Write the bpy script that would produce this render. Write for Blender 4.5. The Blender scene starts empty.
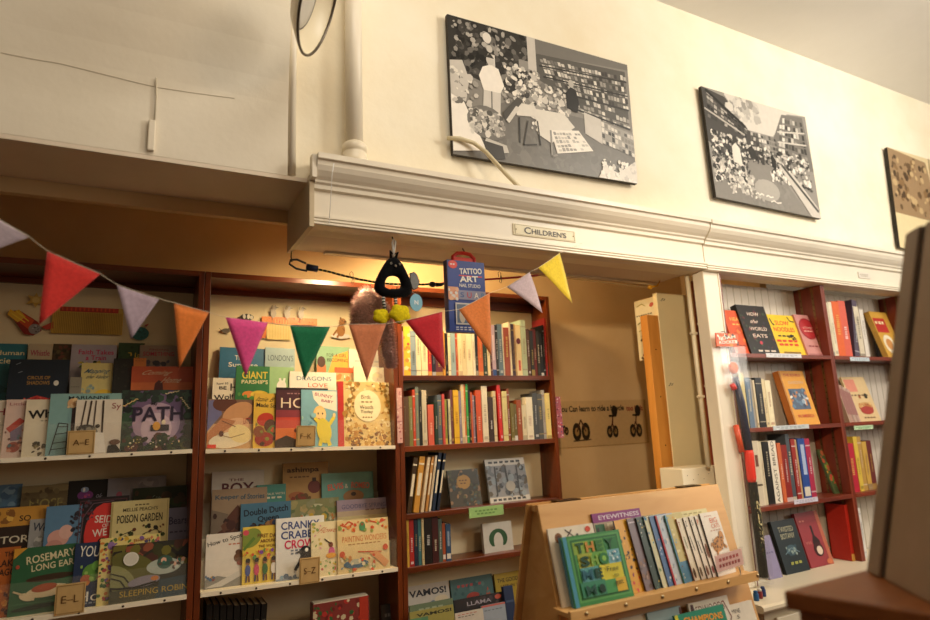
import bpy, math, random
from mathutils import Vector, Matrix
PI = math.pi
COL = bpy.context.scene.collection
rad = math.radians

# ------------------------------------------------------------------ camera model (eye is the origin, X along the wall, Y into it)
FPX = 620.0
def cam_axes(yaw, pitch, roll):
    f = Vector((math.sin(yaw)*math.cos(pitch), math.cos(yaw)*math.cos(pitch), math.sin(pitch)))
    r = Vector((math.cos(yaw), -math.sin(yaw), 0)); u = r.cross(f)
    return r*math.cos(roll)+u*math.sin(roll), u*math.cos(roll)-r*math.sin(roll), f
CR, CU, CF = cam_axes(rad(28.21), rad(10.78), rad(-2.47))
def ray(px, py): return CF + CR*((px-465)/FPX) - CU*((py-310)/FPX)
def P(px, py, Y):
    d = ray(px, py); return d*(Y/d.y)
def PX(px, py, X):
    d = ray(px, py); return d*(X/d.x)
def PZ(px, py, Z):
    d = ray(px, py); return d*(Z/d.z)
def PL(px, py, Yb, Zb, a):                       # on a board leaning back by a, through (Yb, Zb)
    d = ray(px, py); n = Vector((0, math.cos(a), -math.sin(a)))
    return d*(Vector((0, Yb, Zb)).dot(n)/d.dot(n))

# ------------------------------------------------------------------ colours and materials
def C(h):
    if not isinstance(h, str): return h
    v = [int(h[i:i+2], 16)/255 for i in (0, 2, 4)]
    return tuple((x/12.92 if x <= .04045 else ((x+.055)/1.055)**2.4) for x in v)
def new_mat(name):
    m = bpy.data.materials.new(name); m.use_nodes = True
    nt = m.node_tree; b = nt.nodes['Principled BSDF']
    return m, nt, b
def N(nt, t, **kw):
    n = nt.nodes.new(t)
    for k, v in kw.items(): setattr(n, k, v)
    return n
def col_mat(name, rough=.5, scale=60, amt=.08, bump=0, bscale=200, metal=0, sheen=0, spec=.4):
    m, nt, b = new_mat(name)
    at = N(nt, 'ShaderNodeAttribute', attribute_name='Col')
    tc = N(nt, 'ShaderNodeTexCoord'); no = N(nt, 'ShaderNodeTexNoise'); no.inputs['Scale'].default_value = scale; no.inputs['Detail'].default_value = 3
    nt.links.new(tc.outputs['Object'], no.inputs['Vector'])
    mr = N(nt, 'ShaderNodeMapRange'); mr.inputs['To Min'].default_value = 1-amt*2; mr.inputs['To Max'].default_value = 1+amt
    nt.links.new(no.outputs['Fac'], mr.inputs['Value'])
    vm = N(nt, 'ShaderNodeVectorMath', operation='SCALE')
    nt.links.new(at.outputs['Color'], vm.inputs[0]); nt.links.new(mr.outputs['Result'], vm.inputs['Scale'])
    nt.links.new(vm.outputs['Vector'], b.inputs['Base Color'])
    b.inputs['Roughness'].default_value = rough; b.inputs['Metallic'].default_value = metal
    b.inputs['Specular IOR Level'].default_value = spec; b.inputs['Sheen Weight'].default_value = sheen
    if bump:
        n2 = N(nt, 'ShaderNodeTexNoise'); n2.inputs['Scale'].default_value = bscale; n2.inputs['Detail'].default_value = 4
        nt.links.new(tc.outputs['Object'], n2.inputs['Vector'])
        bp = N(nt, 'ShaderNodeBump'); bp.inputs['Strength'].default_value = bump; bp.inputs['Distance'].default_value = .003
        nt.links.new(n2.outputs['Fac'], bp.inputs['Height']); nt.links.new(bp.outputs['Normal'], b.inputs['Normal'])
    return m
def plaster(name, c1, c2, scale=2.2, rough=.75, bump=.25, c3=None):
    m, nt, b = new_mat(name)
    tc = N(nt, 'ShaderNodeTexCoord'); no = N(nt, 'ShaderNodeTexNoise'); no.inputs['Scale'].default_value = scale; no.inputs['Detail'].default_value = 6; no.inputs['Roughness'].default_value = .62
    nt.links.new(tc.outputs['Object'], no.inputs['Vector'])
    r = N(nt, 'ShaderNodeValToRGB'); r.color_ramp.elements[0].position = .32; r.color_ramp.elements[1].position = .7
    r.color_ramp.elements[0].color = (*C(c1), 1); r.color_ramp.elements[1].color = (*C(c2), 1)
    if c3:
        e = r.color_ramp.elements.new(.5); e.color = (*C(c3), 1)
    nt.links.new(no.outputs['Fac'], r.inputs['Fac']); nt.links.new(r.outputs['Color'], b.inputs['Base Color'])
    n2 = N(nt, 'ShaderNodeTexNoise'); n2.inputs['Scale'].default_value = 14; n2.inputs['Detail'].default_value = 8
    nt.links.new(tc.outputs['Object'], n2.inputs['Vector'])
    bp = N(nt, 'ShaderNodeBump'); bp.inputs['Strength'].default_value = bump; bp.inputs['Distance'].default_value = .01
    nt.links.new(n2.outputs['Fac'], bp.inputs['Height']); nt.links.new(bp.outputs['Normal'], b.inputs['Normal'])
    b.inputs['Roughness'].default_value = rough; b.inputs['Specular IOR Level'].default_value = .25
    return m
def wood(name, c1, c2, sx=2, sy=2, sz=30, rough=.35, stretch=None):
    m, nt, b = new_mat(name)
    tc = N(nt, 'ShaderNodeTexCoord'); mp = N(nt, 'ShaderNodeMapping'); mp.inputs['Scale'].default_value = (sx, sy, sz)
    nt.links.new(tc.outputs['Object'], mp.inputs['Vector'])
    no = N(nt, 'ShaderNodeTexNoise'); no.inputs['Scale'].default_value = 1.0; no.inputs['Detail'].default_value = 7; no.inputs['Distortion'].default_value = .8
    nt.links.new(mp.outputs['Vector'], no.inputs['Vector'])
    r = N(nt, 'ShaderNodeValToRGB'); r.color_ramp.elements[0].position = .3; r.color_ramp.elements[1].position = .72
    r.color_ramp.elements[0].color = (*C(c1), 1); r.color_ramp.elements[1].color = (*C(c2), 1)
    nt.links.new(no.outputs['Fac'], r.inputs['Fac']); nt.links.new(r.outputs['Color'], b.inputs['Base Color'])
    b.inputs['Roughness'].default_value = rough
    bp = N(nt, 'ShaderNodeBump'); bp.inputs['Strength'].default_value = .12; bp.inputs['Distance'].default_value = .002
    nt.links.new(no.outputs['Fac'], bp.inputs['Height']); nt.links.new(bp.outputs['Normal'], b.inputs['Normal'])
    return m
def acrylic_mat(name, tint='ffffff', tr=.88):
    m, nt, b = new_mat(name)
    out = nt.nodes['Material Output']
    t = N(nt, 'ShaderNodeBsdfTransparent'); t.inputs['Color'].default_value = (*C(tint), 1)
    g = N(nt, 'ShaderNodeBsdfGlossy'); g.inputs['Roughness'].default_value = .08
    df = N(nt, 'ShaderNodeBsdfDiffuse'); df.inputs['Color'].default_value = (*C('f4ead8'), 1)
    lw = N(nt, 'ShaderNodeLayerWeight'); lw.inputs['Blend'].default_value = .25; fr = N(nt, 'ShaderNodeMath', operation='MULTIPLY'); fr.inputs[1].default_value = .22; nt.links.new(lw.outputs['Facing'], fr.inputs[0])
    no = N(nt, 'ShaderNodeTexNoise'); no.inputs['Scale'].default_value = 8
    mr = N(nt, 'ShaderNodeMapRange'); mr.inputs['To Min'].default_value = (1-tr)*.3; mr.inputs['To Max'].default_value = (1-tr)
    nt.links.new(no.outputs['Fac'], mr.inputs['Value'])
    m1 = N(nt, 'ShaderNodeMixShader'); nt.links.new(mr.outputs['Result'], m1.inputs['Fac']); nt.links.new(t.outputs[0], m1.inputs[1]); nt.links.new(df.outputs[0], m1.inputs[2])
    m2 = N(nt, 'ShaderNodeMixShader'); nt.links.new(fr.outputs[0], m2.inputs['Fac']); nt.links.new(m1.outputs[0], m2.inputs[1]); nt.links.new(g.outputs[0], m2.inputs[2])
    nt.links.new(m2.outputs[0], out.inputs['Surface'])
    return m
M = dict(
    printed=col_mat('printed_card', .38, 45, .07, spec=.45),
    paper=col_mat('paper_pages', .8, 300, .1),
    photo=col_mat('photo_print', .4, 40, .05, spec=.3),
    felt=col_mat('felt_cloth', .9, 130, .14, .6, 500, sheen=.3, spec=.1),
    paint=col_mat('gloss_paint', .35, 6, .05, .08, 40),
    plastic=col_mat('plastic', .3, 30, .04),
    metal=col_mat('worn_metal', .35, 40, .1, metal=1),
    plush=col_mat('plush_fabric', .95, 120, .25, .9, 260, sheen=.08, spec=.05),
    screen=col_mat('matt_dark_board', .55, 12, .12, .1, 60),
    wall=plaster('cream_plaster', 'f0e3c6', 'fbf3e0', 1.4, c3='f6ecd4'),
    bulk=plaster('painted_bulkhead', 'e3d8c2', 'efe6d4', 1.1, .6, .2),
    soffit=plaster('soffit_paint', 'dccbb4', 'eadcc8', 1.5, .6, .1),
    alcove=plaster('alcove_ochre_paint', 'caa878', 'd8bc90', 1.3, .7, .15),
    ceiling=plaster('ceiling_paint', 'eeece8', 'f6f4f0', 1.0, .8, .15),
    floor=wood('floor_boards', '4a2c18', '6f4628', 1.2, 14, 14, .5),
    mahog=wood('mahogany_stain', '3a1608', '7c3814', 9, 9, 1.6, .3),
    mahogh=wood('mahogany_stain_long', '3a1608', '7c3814', 1.6, 9, 22, .3),
    redwood=wood('red_brown_stain', '5a1c0e', '86361c', 1.6, 9, 22, .38),
    redwoodv=wood('red_brown_stain_upright', '5a1c0e', '86361c', 9, 9, 1.6, .38),
    ply=wood('birch_ply', 'd09a58', 'e2b474', 2.2, 8, 16, .45),
    ply2=wood('bare_pine', 'c07a2e', 'dc9a48', 14, 14, 1.2, .5),
    desk=wood('brown_desk_wood', '7a4018', 'a8642c', 3, 12, 12, .4),
    rackb=plaster('cream_rack_board', 'e9dcba', 'f3e9cc', 3, .6, .05),
    backb=plaster('bookcase_back_board', 'd8c6a0', 'e6d6b2', 3, .7, .05),
    bead=plaster('white_beadboard', 'cfc6b6', 'ded6c8', 4, .5, .1),
    acryl=acrylic_mat('clear_acrylic', 'ffffff', .95), bag=acrylic_mat('clear_bag', 'ffffff', .97),
)

# ------------------------------------------------------------------ mesh builder with a colour per face
class MB:
    def __init__(s): s.v = []; s.f = []; s.c = []
    def add(s, vs, fs, col):
        o = len(s.v); s.v += [tuple(v) for v in vs]
        col = C(col)
        for f in fs: s.f.append(tuple(i+o for i in f)); s.c.append(col)
        return s
    def box(s, x0, x1, y0, y1, z0, z1, col='ffffff', mx=None):
        vs = [Vector((x, y, z)) for z in (z0, z1) for y in (y0, y1) for x in (x0, x1)]
        if mx is not None: vs = [mx @ v for v in vs]
        return s.add(vs, [(0, 2, 3, 1), (4, 5, 7, 6), (0, 1, 5, 4), (2, 6, 7, 3), (0, 4, 6, 2), (1, 3, 7, 5)], col)
    def quad(s, pts, col): return s.add(pts, [tuple(range(len(pts)))], col)
    def hexa(s, a, b, col):                      # two matching quads
        return s.add(list(a)+list(b), [(3, 2, 1, 0), (4, 5, 6, 7), (0, 1, 5, 4), (1, 2, 6, 5), (2, 3, 7, 6), (3, 0, 4, 7)], col)
    def tube(s, pts, r, col, n=8, caps=True):
        pts = [Vector(p) for p in pts]; rs = r if isinstance(r, (list, tuple)) else [r]*len(pts)
        o = len(s.v); fs = []; vs = []; prev = None
        for i, p in enumerate(pts):
            t = (pts[min(i+1, len(pts)-1)]-pts[max(i-1, 0)]).normalized()
            a = prev if prev is not None else (Vector((0, 0, 1)) if abs(t.z) < .9 else Vector((0, 1, 0)))
            a = (a - t*a.dot(t)).normalized(); b = t.cross(a); prev = a
            vs += [p+(a*math.cos(2*PI*k/n)+b*math.sin(2*PI*k/n))*rs[i] for k in range(n)]
        for i in range(len(pts)-1):
            for k in range(n): fs.append((i*n+k, i*n+(k+1) % n, (i+1)*n+(k+1) % n, (i+1)*n+k))
        if caps: fs.append(tuple(range(n-1, -1, -1))); fs.append(tuple((len(pts)-1)*n+k for k in range(n)))
        return s.add(vs, fs, col)
    def lathe(s, prof, col, n=20, mx=None, caps=True):
        vs = []; fs = []
        for (r, z) in prof: vs += [Vector((r*math.cos(2*PI*k/n), r*math.sin(2*PI*k/n), z)) for k in range(n)]
        for i in range(len(prof)-1):
            for k in range(n): fs.append((i*n+k, i*n+(k+1) % n, (i+1)*n+(k+1) % n, (i+1)*n+k))
        if caps: fs.append(tuple(range(n-1, -1, -1))); fs.append(tuple((len(prof)-1)*n+k for k in range(n)))
        if mx is not None: vs = [mx @ v for v in vs]
        return s.add(vs, fs, col)
    def ball(s, c, r, col, n=16, m=10, bump=0, seed=0):
        rg = random.Random(seed); c = Vector(c); r = Vector(r) if isinstance(r, (tuple, list, Vector)) else Vector((r, r, r))
        vs = [c+Vector((0, 0, -r.z))]
        for j in range(1, m):
            a = PI*j/m
            for k in range(n):
                q = 1+rg.uniform(-bump, bump)
                vs.append(c+Vector((r.x*math.sin(a)*math.cos(2*PI*k/n), r.y*math.sin(a)*math.sin(2*PI*k/n), -r.z*math.cos(a)))*q if not bump else c+Vector((r.x*math.sin(a)*math.cos(2*PI*k/n)*q, r.y*math.sin(a)*math.sin(2*PI*k/n)*q, -r.z*math.cos(a)*q)))
        vs.append(c+Vector((0, 0, r.z))); L = len(vs)-1
        fs = [(0, 1+(k+1) % n, 1+k) for k in range(n)]
        for j in range(m-2):
            for k in range(n): fs.append((1+j*n+k, 1+j*n+(k+1) % n, 1+(j+1)*n+(k+1) % n, 1+(j+1)*n+k))
        fs += [(L, 1+(m-2)*n+k, 1+(m-2)*n+(k+1) % n) for k in range(n)]
        return s.add(vs, fs, col)
    def prism_x(s, prof, x0, x1, col):           # profile of (y, z) swept along X
        n = len(prof); vs = [(x0, y, z) for y, z in prof]+[(x1, y, z) for y, z in prof]
        fs = [(i, (i+1) % n, n+(i+1) % n, n+i) for i in range(n)]+[tuple(range(n-1, -1, -1)), tuple(range(n, 2*n))]
        return s.add(vs, fs, col)
    def prism_y(s, prof, y0, y1, col):           # profile of (x, z) swept along Y
        n = len(prof); vs = [(x, y0, z) for x, z in prof]+[(x, y1, z) for x, z in prof]
        fs = [(i, (i+1) % n, n+(i+1) % n, n+i) for i in range(n)]+[tuple(range(n-1, -1, -1)), tuple(range(n, 2*n))]
        return s.add(vs, fs, col)
    def build(s, name, mat, parent=None, smooth=False, bevel=0, subsurf=0):
        me = bpy.data.meshes.new(name); me.from_pydata(s.v, [], s.f)
        ca = me.color_attributes.new('Col', 'FLOAT_COLOR', 'CORNER')
        buf = []
        for f, c in zip(s.f, s.c): buf += [c[0], c[1], c[2], 1.0]*len(f)
        ca.data.foreach_set('color', buf)
        me.materials.append(M[mat] if isinstance(mat, str) else mat)
        if smooth: me.polygons.foreach_set('use_smooth', [True]*len(me.polygons))
        me.update()
        o = bpy.data.objects.new(name, me); COL.objects.link(o)
        if parent is not None: o.parent = parent
        if bevel:
            b = o.modifiers.new('bevel', 'BEVEL'); b.width = bevel; b.segments = 2; b.limit_method = 'ANGLE'
        if subsurf:
            b = o.modifiers.new('sub', 'SUBSURF'); b.levels = b.render_levels = subsurf
        return o
def tag(o, label, cat, group=None, kind=None):
    o['label'] = label; o['category'] = cat
    if group: o['group'] = group
    if kind: o['kind'] = kind
    return o
def thing(name, label, cat, loc=(0, 0, 0), group=None):
    o = bpy.data.objects.new(name, None); COL.objects.link(o); o.location = loc; o.empty_display_size = .05
    return tag(o, label, cat, group)
def struct(o): o['kind'] = 'structure'; return o

# ------------------------------------------------------------------ lettering as flat meshes
_txt = {}
def text_tris(s, bold=0):
    k = (s, bold)
    if k in _txt: return _txt[k]
    cu = bpy.data.curves.new('lettering', 'FONT'); cu.body = s; cu.resolution_u = 3; cu.fill_mode = 'FRONT'; cu.offset = bold
    ob = bpy.data.objects.new('lettering', cu)
    me = ob.to_mesh()
    vs = [(v.co.x, v.co.y) for v in me.vertices]; fs = [tuple(p.vertices) for p in me.polygons]
    ob.to_mesh_clear(); bpy.data.objects.remove(ob); bpy.data.curves.remove(cu)
    if vs:
        x0 = min(v[0] for v in vs); x1 = max(v[0] for v in vs); y0 = min(v[1] for v in vs); y1 = max(v[1] for v in vs)
        vs = [((v[0]-x0)/(x1-x0 or 1)-.5, (v[1]-y0)/(y1-y0 or 1)-.5) for v in vs]
    _txt[k] = (vs, fs)
    return _txt[k]

# art: list of marks in (u, v) of a W x H face; F(u, v, layer) gives the 3-D point
def paint(mb, art, W, H, F, clip=True):
    lay = [1]
    cl = (lambda a: min(1, max(0, a))) if clip else (lambda a: a)
    def put(pts, col):
        mb.quad([F(cl(u), cl(v), lay[0]) for u, v in pts], col)
    for a in art:
        k = a[0]; lay[0] += 1
        if k == 't':
            s, u, v, w, h, col = a[1:7]; rot = rad(a[7]) if len(a) > 7 else 0; bold = a[8] if len(a) > 8 else .012; sh = a[9] if len(a) > 9 else 0
            vs, fs = text_tris(s, bold); pts = []
            for x, y in vs:
                X = (x+sh*y)*w*W; Y = y*h*H
                pts.append(F(cl(u+(X*math.cos(rot)-Y*math.sin(rot))/W), cl(v+(X*math.sin(rot)+Y*math.cos(rot))/H), lay[0]))
            mb.add(pts, fs, col)
        elif k == 'r':
            u0, v0, u1, v1, col = a[1:6]; put([(u0, v0), (u1, v0), (u1, v1), (u0, v1)], col)
        elif k == 'e':
            u, v, ru, rv, col = a[1:6]; rot = rad(a[6]) if len(a) > 6 else 0; n = 18; pts = []
            for i in range(n):
                x = ru*W*math.cos(2*PI*i/n); y = rv*H*math.sin(2*PI*i/n)
                pts.append((u+(x*math.cos(rot)-y*math.sin(rot))/W, v+(x*math.sin(rot)+y*math.cos(rot))/H))
            put(pts, col)
        elif k == 'p': put(a[1], a[2])
        elif k == 'l':                            # stroke
            pts, w, col = a[1:4]
            for (p, q) in zip(pts, pts[1:]):
                dx = (q[0]-p[0])*W; dy = (q[1]-p[1])*H; L = math.hypot(dx, dy) or 1; nx = -dy/L*w*W/2; ny = dx/L*w*W/2
                put([(p[0]+nx/W, p[1]+ny/H), (p[0]-nx/W, p[1]-ny/H), (q[0]-nx/W, q[1]-ny/H), (q[0]+nx/W, q[1]+ny/H)], col)
        elif k == 's':                            # scatter of blobs
            n, u0, v0, u1, v1, r0, r1, cols = a[1:9]; rg = random.Random(a[9] if len(a) > 9 else n)
            for i in range(n):
                u = rg.uniform(u0, u1); v = rg.uniform(v0, v1); r = rg.uniform(r0, r1); q = rg.uniform(.5, 1.3); t = rg.uniform(0, PI); m = rg.choice((5, 6, 7))
                pts = []
                for j in range(m):
                    x = r*W*math.cos(2*PI*j/m)*q; y = r*W*math.sin(2*PI*j/m)
                    pts.append((u+(x*math.cos(t)-y*math.sin(t))/W, v+(x*math.sin(t)+y*math.cos(t))/H))
                lay[0] = lay[0]+.01
                put(pts, rg.choice(cols))
        elif k == 'd':                            # unreadable small print, as dashes
            u0, u1, v, h, n, col = a[1:7]; rg = random.Random(int(v*1000)); x = u0; st = (u1-u0)/n
            for i in range(n): put([(x, v-h/2), (x+st*rg.uniform(.5, .85), v-h/2), (x+st*.7, v+h/2), (x, v+h/2)], col); x += st
        elif k == 'g':                            # grid of small cells in a four-cornered field
            n, m_, q, cols, fill = a[1:6]; rg = random.Random(a[6] if len(a) > 6 else n*m_)
            bl = lambda s, t: tuple((q[0][i]*(1-s)+q[1][i]*s)*(1-t)+(q[3][i]*(1-s)+q[2][i]*s)*t for i in (0, 1))
            for i in range(n):
                for j in range(m_):
                    if rg.random() > fill: continue
                    s0 = (i+.08)/n; s1 = (i+.9)/n; t0 = (j+.05)/m_; t1 = (j+rg.uniform(.55, .92))/m_
                    put([bl(s0, t0), bl(s1, t0), bl(s1, t1), bl(s0, t1)], rg.choice(cols))
LAY = .00025
# ------------------------------------------------------------------ books
def book_meshes(root, W, H, T, cover, spine, art, back=None):
    b = .0022 if T > .008 else T*.25
    mb = MB()
    mb.box(-W/2, W/2, 0, b, 0, H, cover); mb.box(-W/2, W/2, T-b, T, 0, H, back or cover); mb.box(-W/2, -W/2+b, b, T-b, 0, H, spine or cover)
    paint(mb, art, W, H, lambda u, v, l: ((u-.5)*W, -LAY*l, v*H))
    if spine: mb.quad([(-W/2-.0003, 0, 0), (-W/2-.0003, 0, H), (-W/2-.0003, T, H), (-W/2-.0003, T, 0)], spine)
    mb.build('cover', 'printed', root)
    g = min(.003, H*.02)
    MB().box(-W/2+b, W/2-g, b, T-b, g, H-g, 'eadfc4').build('page_block', 'paper', root)
def face_book(label, row, x0, x1, ytop, cover, art, sub=0, spine=None, T=.009, roll=0, yaw=0, group=None, name='picture_book', cat='book', dz=0):
    Yb, Zb, lean = row[:3]; Yb -= sub*.0105; Zb += dz
    a = rad(lean); xc = (x0+x1)/2
    A = PL(x0, ytop, Yb, Zb, a); B = PL(x1, ytop, Yb, Zb, a); Cc = PL(xc, ytop, Yb, Zb, a)
    H = (Cc.z-Zb)/math.cos(a); W = (B.x-A.x)
    root = thing(name, label, cat, ((A.x+B.x)/2, Yb, Zb), group)
    root.rotation_mode = 'YXZ'; root.rotation_euler = (-a, rad(roll), rad(yaw))
    book_meshes(root, W, H, T, cover, spine or cover, art)
    return root
def spine_meshes(root, t, h, d, col, marks, page=True):
    b = min(.0018, t*.2); mb = MB()
    mb.box(0, t, 0, b, 0, h, col); mb.box(0, b, b, d, 0, h, col); mb.box(t-b, t, b, d, 0, h, col)
    paint(mb, marks, t, h, lambda u, v, l: (u*t, -LAY*l, v*h))
    mb.build('cover', 'printed', root)
    MB().box(b, t-b, b, d-.003, .003, h-.003, 'ded2b4').build('page_block', 'paper', root)
ORD = ['first', 'second', 'third', 'fourth', 'fifth', 'sixth', 'seventh', 'eighth', 'ninth', 'tenth', 'eleventh', 'twelfth', 'thirteenth', 'fourteenth', 'fifteenth']
def spine_shelf(items, Y, Zb, where, group, depth=.12, name='book', seed=1):
    """items: (colour words, hex, x0, x1, ytop, optional dict(lean=top x shift, marks, feat)); x at the spine's foot."""
    rg = random.Random(seed); count = {}
    for it in items: count[it[0]] = count.get(it[0], 0)+1
    seen = {}
    for it in items:
        cw, hx, x0, x1, yt = it[:5]; op = it[5] if len(it) > 5 else {}
        # foot pixel row
        A = PZ(x0, 0, 1)
        def atx(px):                              # foot of that pixel column on the shelf front
            lo, hi = 0, 1000
            for _ in range(30):
                mid = (lo+hi)/2
                if P(px, mid, Y).z > Zb: lo = mid
                else: hi = mid
            return P(px, lo, Y)
        f0 = atx(x0); f1 = atx(x1); sh = op.get('lean', 0)
        top = P((x0+x1)/2+sh-(1.2 if not sh else 0), yt, Y)
        h = top.z-Zb; t = max(.004, f1.x-f0.x-.0008)
        seen[cw] = seen.get(cw, 0)+1
        fe = op.get('feat', '')
        if count[cw] == 1: lab = f'{cw} spined book {fe} {where}'
        else: lab = f'{ORD[seen[cw]-1]} {cw} spined book from the left {where}'
        root = thing(name, ' '.join(lab.split()), 'book', (f0.x+.0004, Y+rg.uniform(0, .006), Zb), group)
        if sh:
            ang = math.atan2(top.x-(f0.x+f1.x)/2, h); root.rotation_euler = (0, ang, 0); h = h/math.cos(ang)
            if ang > 0: root.location.z += 0.0; 
        mk = op.get('marks')
        if mk is None:
            base = C(hx); dk = sum(base) < .9; ik = C(rg.choice(['f2e6c8', 'e8c860', 'ffffff'] if dk else ['3a2a22', '8a2018', '203a66', '4a4034'])); f_ = rg.uniform(.3, .6)
            ink = tuple(p*(1-f_)+q*f_ for p, q in zip(base, ik)); mk = []; k = rg.random()
            if k < .25: mk += [('r', .0, .87, 1, .89, ink), ('r', 0, .1, 1, .12, ink)]
            elif k < .45: mk += [('r', 0, .0, 1, rg.uniform(.06, .14), ink)]
            n = rg.randint(6, 12); v = rg.uniform(.22, .45); w0 = rg.uniform(.3, .42)
            for i in range(n):
                mk.append(('r', w0, v, 1-w0, v+rg.uniform(.016, .03), ink)); v += rg.uniform(.032, .042)
                if v > .84: break
            if k > .8: mk.append(('r', .2, .05, .8, .1, ink))
        d = depth*rg.uniform(.85, 1)
        spine_meshes(root, t, h, d, hx, mk)
# ================================================================== SETTING
FLOOR = -1.5; ZC = -.742
struct(MB().box(-3, 6.5, -1.6, 3.05, FLOOR-.06, FLOOR).build('floor', 'floor'))
struct(MB().box(-3, 6.5, -1.6, 2.1, 2.14, 2.2).build('ceiling', 'ceiling'))
struct(MB().box(.4855, 6.5, 2.03, 2.1, .69, 2.14).box(.42, .4855, 2.03, 2.1, .861, 2.14).build('wall_upper', 'wall'))
bulk = [(2.0, .86), (2.0, 1.12), (1.997, 1.2), (1.985, 1.32), (1.96, 1.46), (1.92, 1.62), (1.87, 1.78), (1.8, 1.95), (1.72, 2.14), (2.3, 2.14), (2.3, .86)]
struct(MB().prism_x(bulk, -3, .418, 'ffffff').build('wall_bulkhead', 'bulk', smooth=False))
struct(MB().box(-3, .484, 2.0, 2.3, .845, .859).build('trim_1', 'soffit'))
struct(MB().box(-3, .6, 2.302, 2.33, .795, .90).build('trim_2', 'alcove'))
struct(MB().box(-3, 3.3, 2.93, 3.0, FLOOR, 1.1).build('wall_alcove', 'alcove'))
struct(MB().box(-3, 3.3, 2.302, 2.93, 1.06, 1.1).build('ceiling_alcove', 'alcove'))
struct(MB().box(3.24, 3.3, 2.34, 2.929, FLOOR, 1.058).build('wall_alcove_right', 'alcove'))
prof = [(1.975, .69), (1.968, .692), (1.968, .699), (1.979, .701), (1.968, .703), (1.968, .710), (1.979, .712), (1.968, .714), (1.968, .721), (1.981, .725), (1.981, .812), (1.968, .816),
        (1.966, .83), (1.958, .836), (1.956, .843), (1.945, .853), (1.932, .868), (1.924, .884), (1.922, .9), (1.911, .903), (1.911, .922), (2.03, .924), (2.03, .69)]
CREAM = 'ece2cf'
struct(MB().prism_x(prof, .5, 2.362, CREAM).build('trim_3', 'paint'))
struct(MB().prism_x([(y-.002, z-.004) for y, z in prof], 2.366, 6.4, CREAM).build('trim_4', 'paint'))
struct(MB().box(.5, 2.36, 1.982, 2.3, .693, .858).build('trim_5', 'soffit'))
struct(MB().box(.484, .4995, 1.965, 2.31, .68, .86, 'cdbb9c').box(.484, .4995, 1.93, 1.9649, .84, .921, CREAM).build('trim_6', 'paint'))
struct(MB().box(.62, 2.36, 2.27, 2.3, .684, .6929, 'd8c6a8').build('trim_7', 'paint'))
struct(MB().box(2.362, 2.462, 1.995, 2.06, ZC, .686, CREAM).build('trim_8', 'paint', bevel=.004))
struct(MB().box(2.4625, 2.471, 1.992, 2.06, ZC, .686, CREAM).build('trim_9', 'paint', bevel=.002))

def bulk_y(z):
    for (y0, z0), (y1, z1) in zip(bulk[:8], bulk[1:9]):
        if z0 <= z <= z1: return y0+(y1-y0)*(z-z0)/(z1-z0)
    return 2.0
seam = []
for px, py in ((0, 51), (30, 57), (60, 62), (100, 72), (140, 82), (158, 86), (190, 91), (235, 97)):
    p = P(px, py, 1.99); seam.append((p.x, bulk_y(p.z)-.0002, p.z))
struct(MB().tube(seam, .0014, 'b4a488', 5).build('trim_10', 'paint'))
# small wiring, pipes and the things fixed to the upper wall
def pipe_thing(name, label, pts, r, col, mat='paint', cat='pipe', n=12):
    o = MB().tube(pts, r, col, n).build(name, mat, smooth=True); return tag(o, label, cat)
c = P(354, 100, 1.985)
pt = thing('water_pipe', 'thick cream painted pipe rising from the cornice up the wall', 'pipe', (c.x, 1.985, .925))
MB().lathe([(.031, 0), (.031, 1.2)], 'f0e6d2', 24).build('pipe', 'paint', pt, True)
MB().lathe([(.048, 0), (.046, .02), (.042, .045), (.04, .05), (.044, .052), (.044, .075), (.04, .08), (.033, .086)], 'ece0c8', 24).build('collar', 'paint', pt, True)
a = P(296, 40, 2.012); b = P(288, 166, 2.012)
pipe_thing('wall_conduit', 'thin cream conduit running down the corner left of the thick pipe', [(b.x+.012, 2.012, .87), (b.x+.012, 2.012, 2.1)], .014, 'f2e8d4')
q = P(156, 120, 1.985)
cb = thing('wire_box', 'small cream junction box with a thin wire on the bulkhead', 'electrical box', (q.x, 2.0, q.z))
MB().box(-.02, .0, -.014, -.0005, -.1, .0, 'eadfca').build('box', 'paint', cb, bevel=.003)
MB().tube([(-.004, -.006, 0), (-.002, -.008, .08), (-.006, -.006, .145)], .003, 'd8ccb4', 6).build('wire', 'paint', cb, True)
pts = [P(x, y, Y) for x, y, Y in ((447, 138, 2.0), (460, 138.5, 1.985), (474, 143, 1.975), (486, 152, 1.965), (496, 163, 1.955), (506, 174, 1.945), (516, 184, 1.94), (526, 192, 1.945))]
pipe_thing('loose_cable', 'curved cream hose crossing the corner of the largest photograph', pts, [.0085]*8, 'dccfae', cat='cable')
e = P(326, 165, 1.905)
pipe_thing('hanging_string', 'thin white string hanging over the left end of the cornice', [P(334, 163, 1.905), P(332, 175, 1.905), P(331, 195, 1.95), P(329, 226, 1.96)], .0012, 'ffffff', cat='string', n=5)

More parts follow.
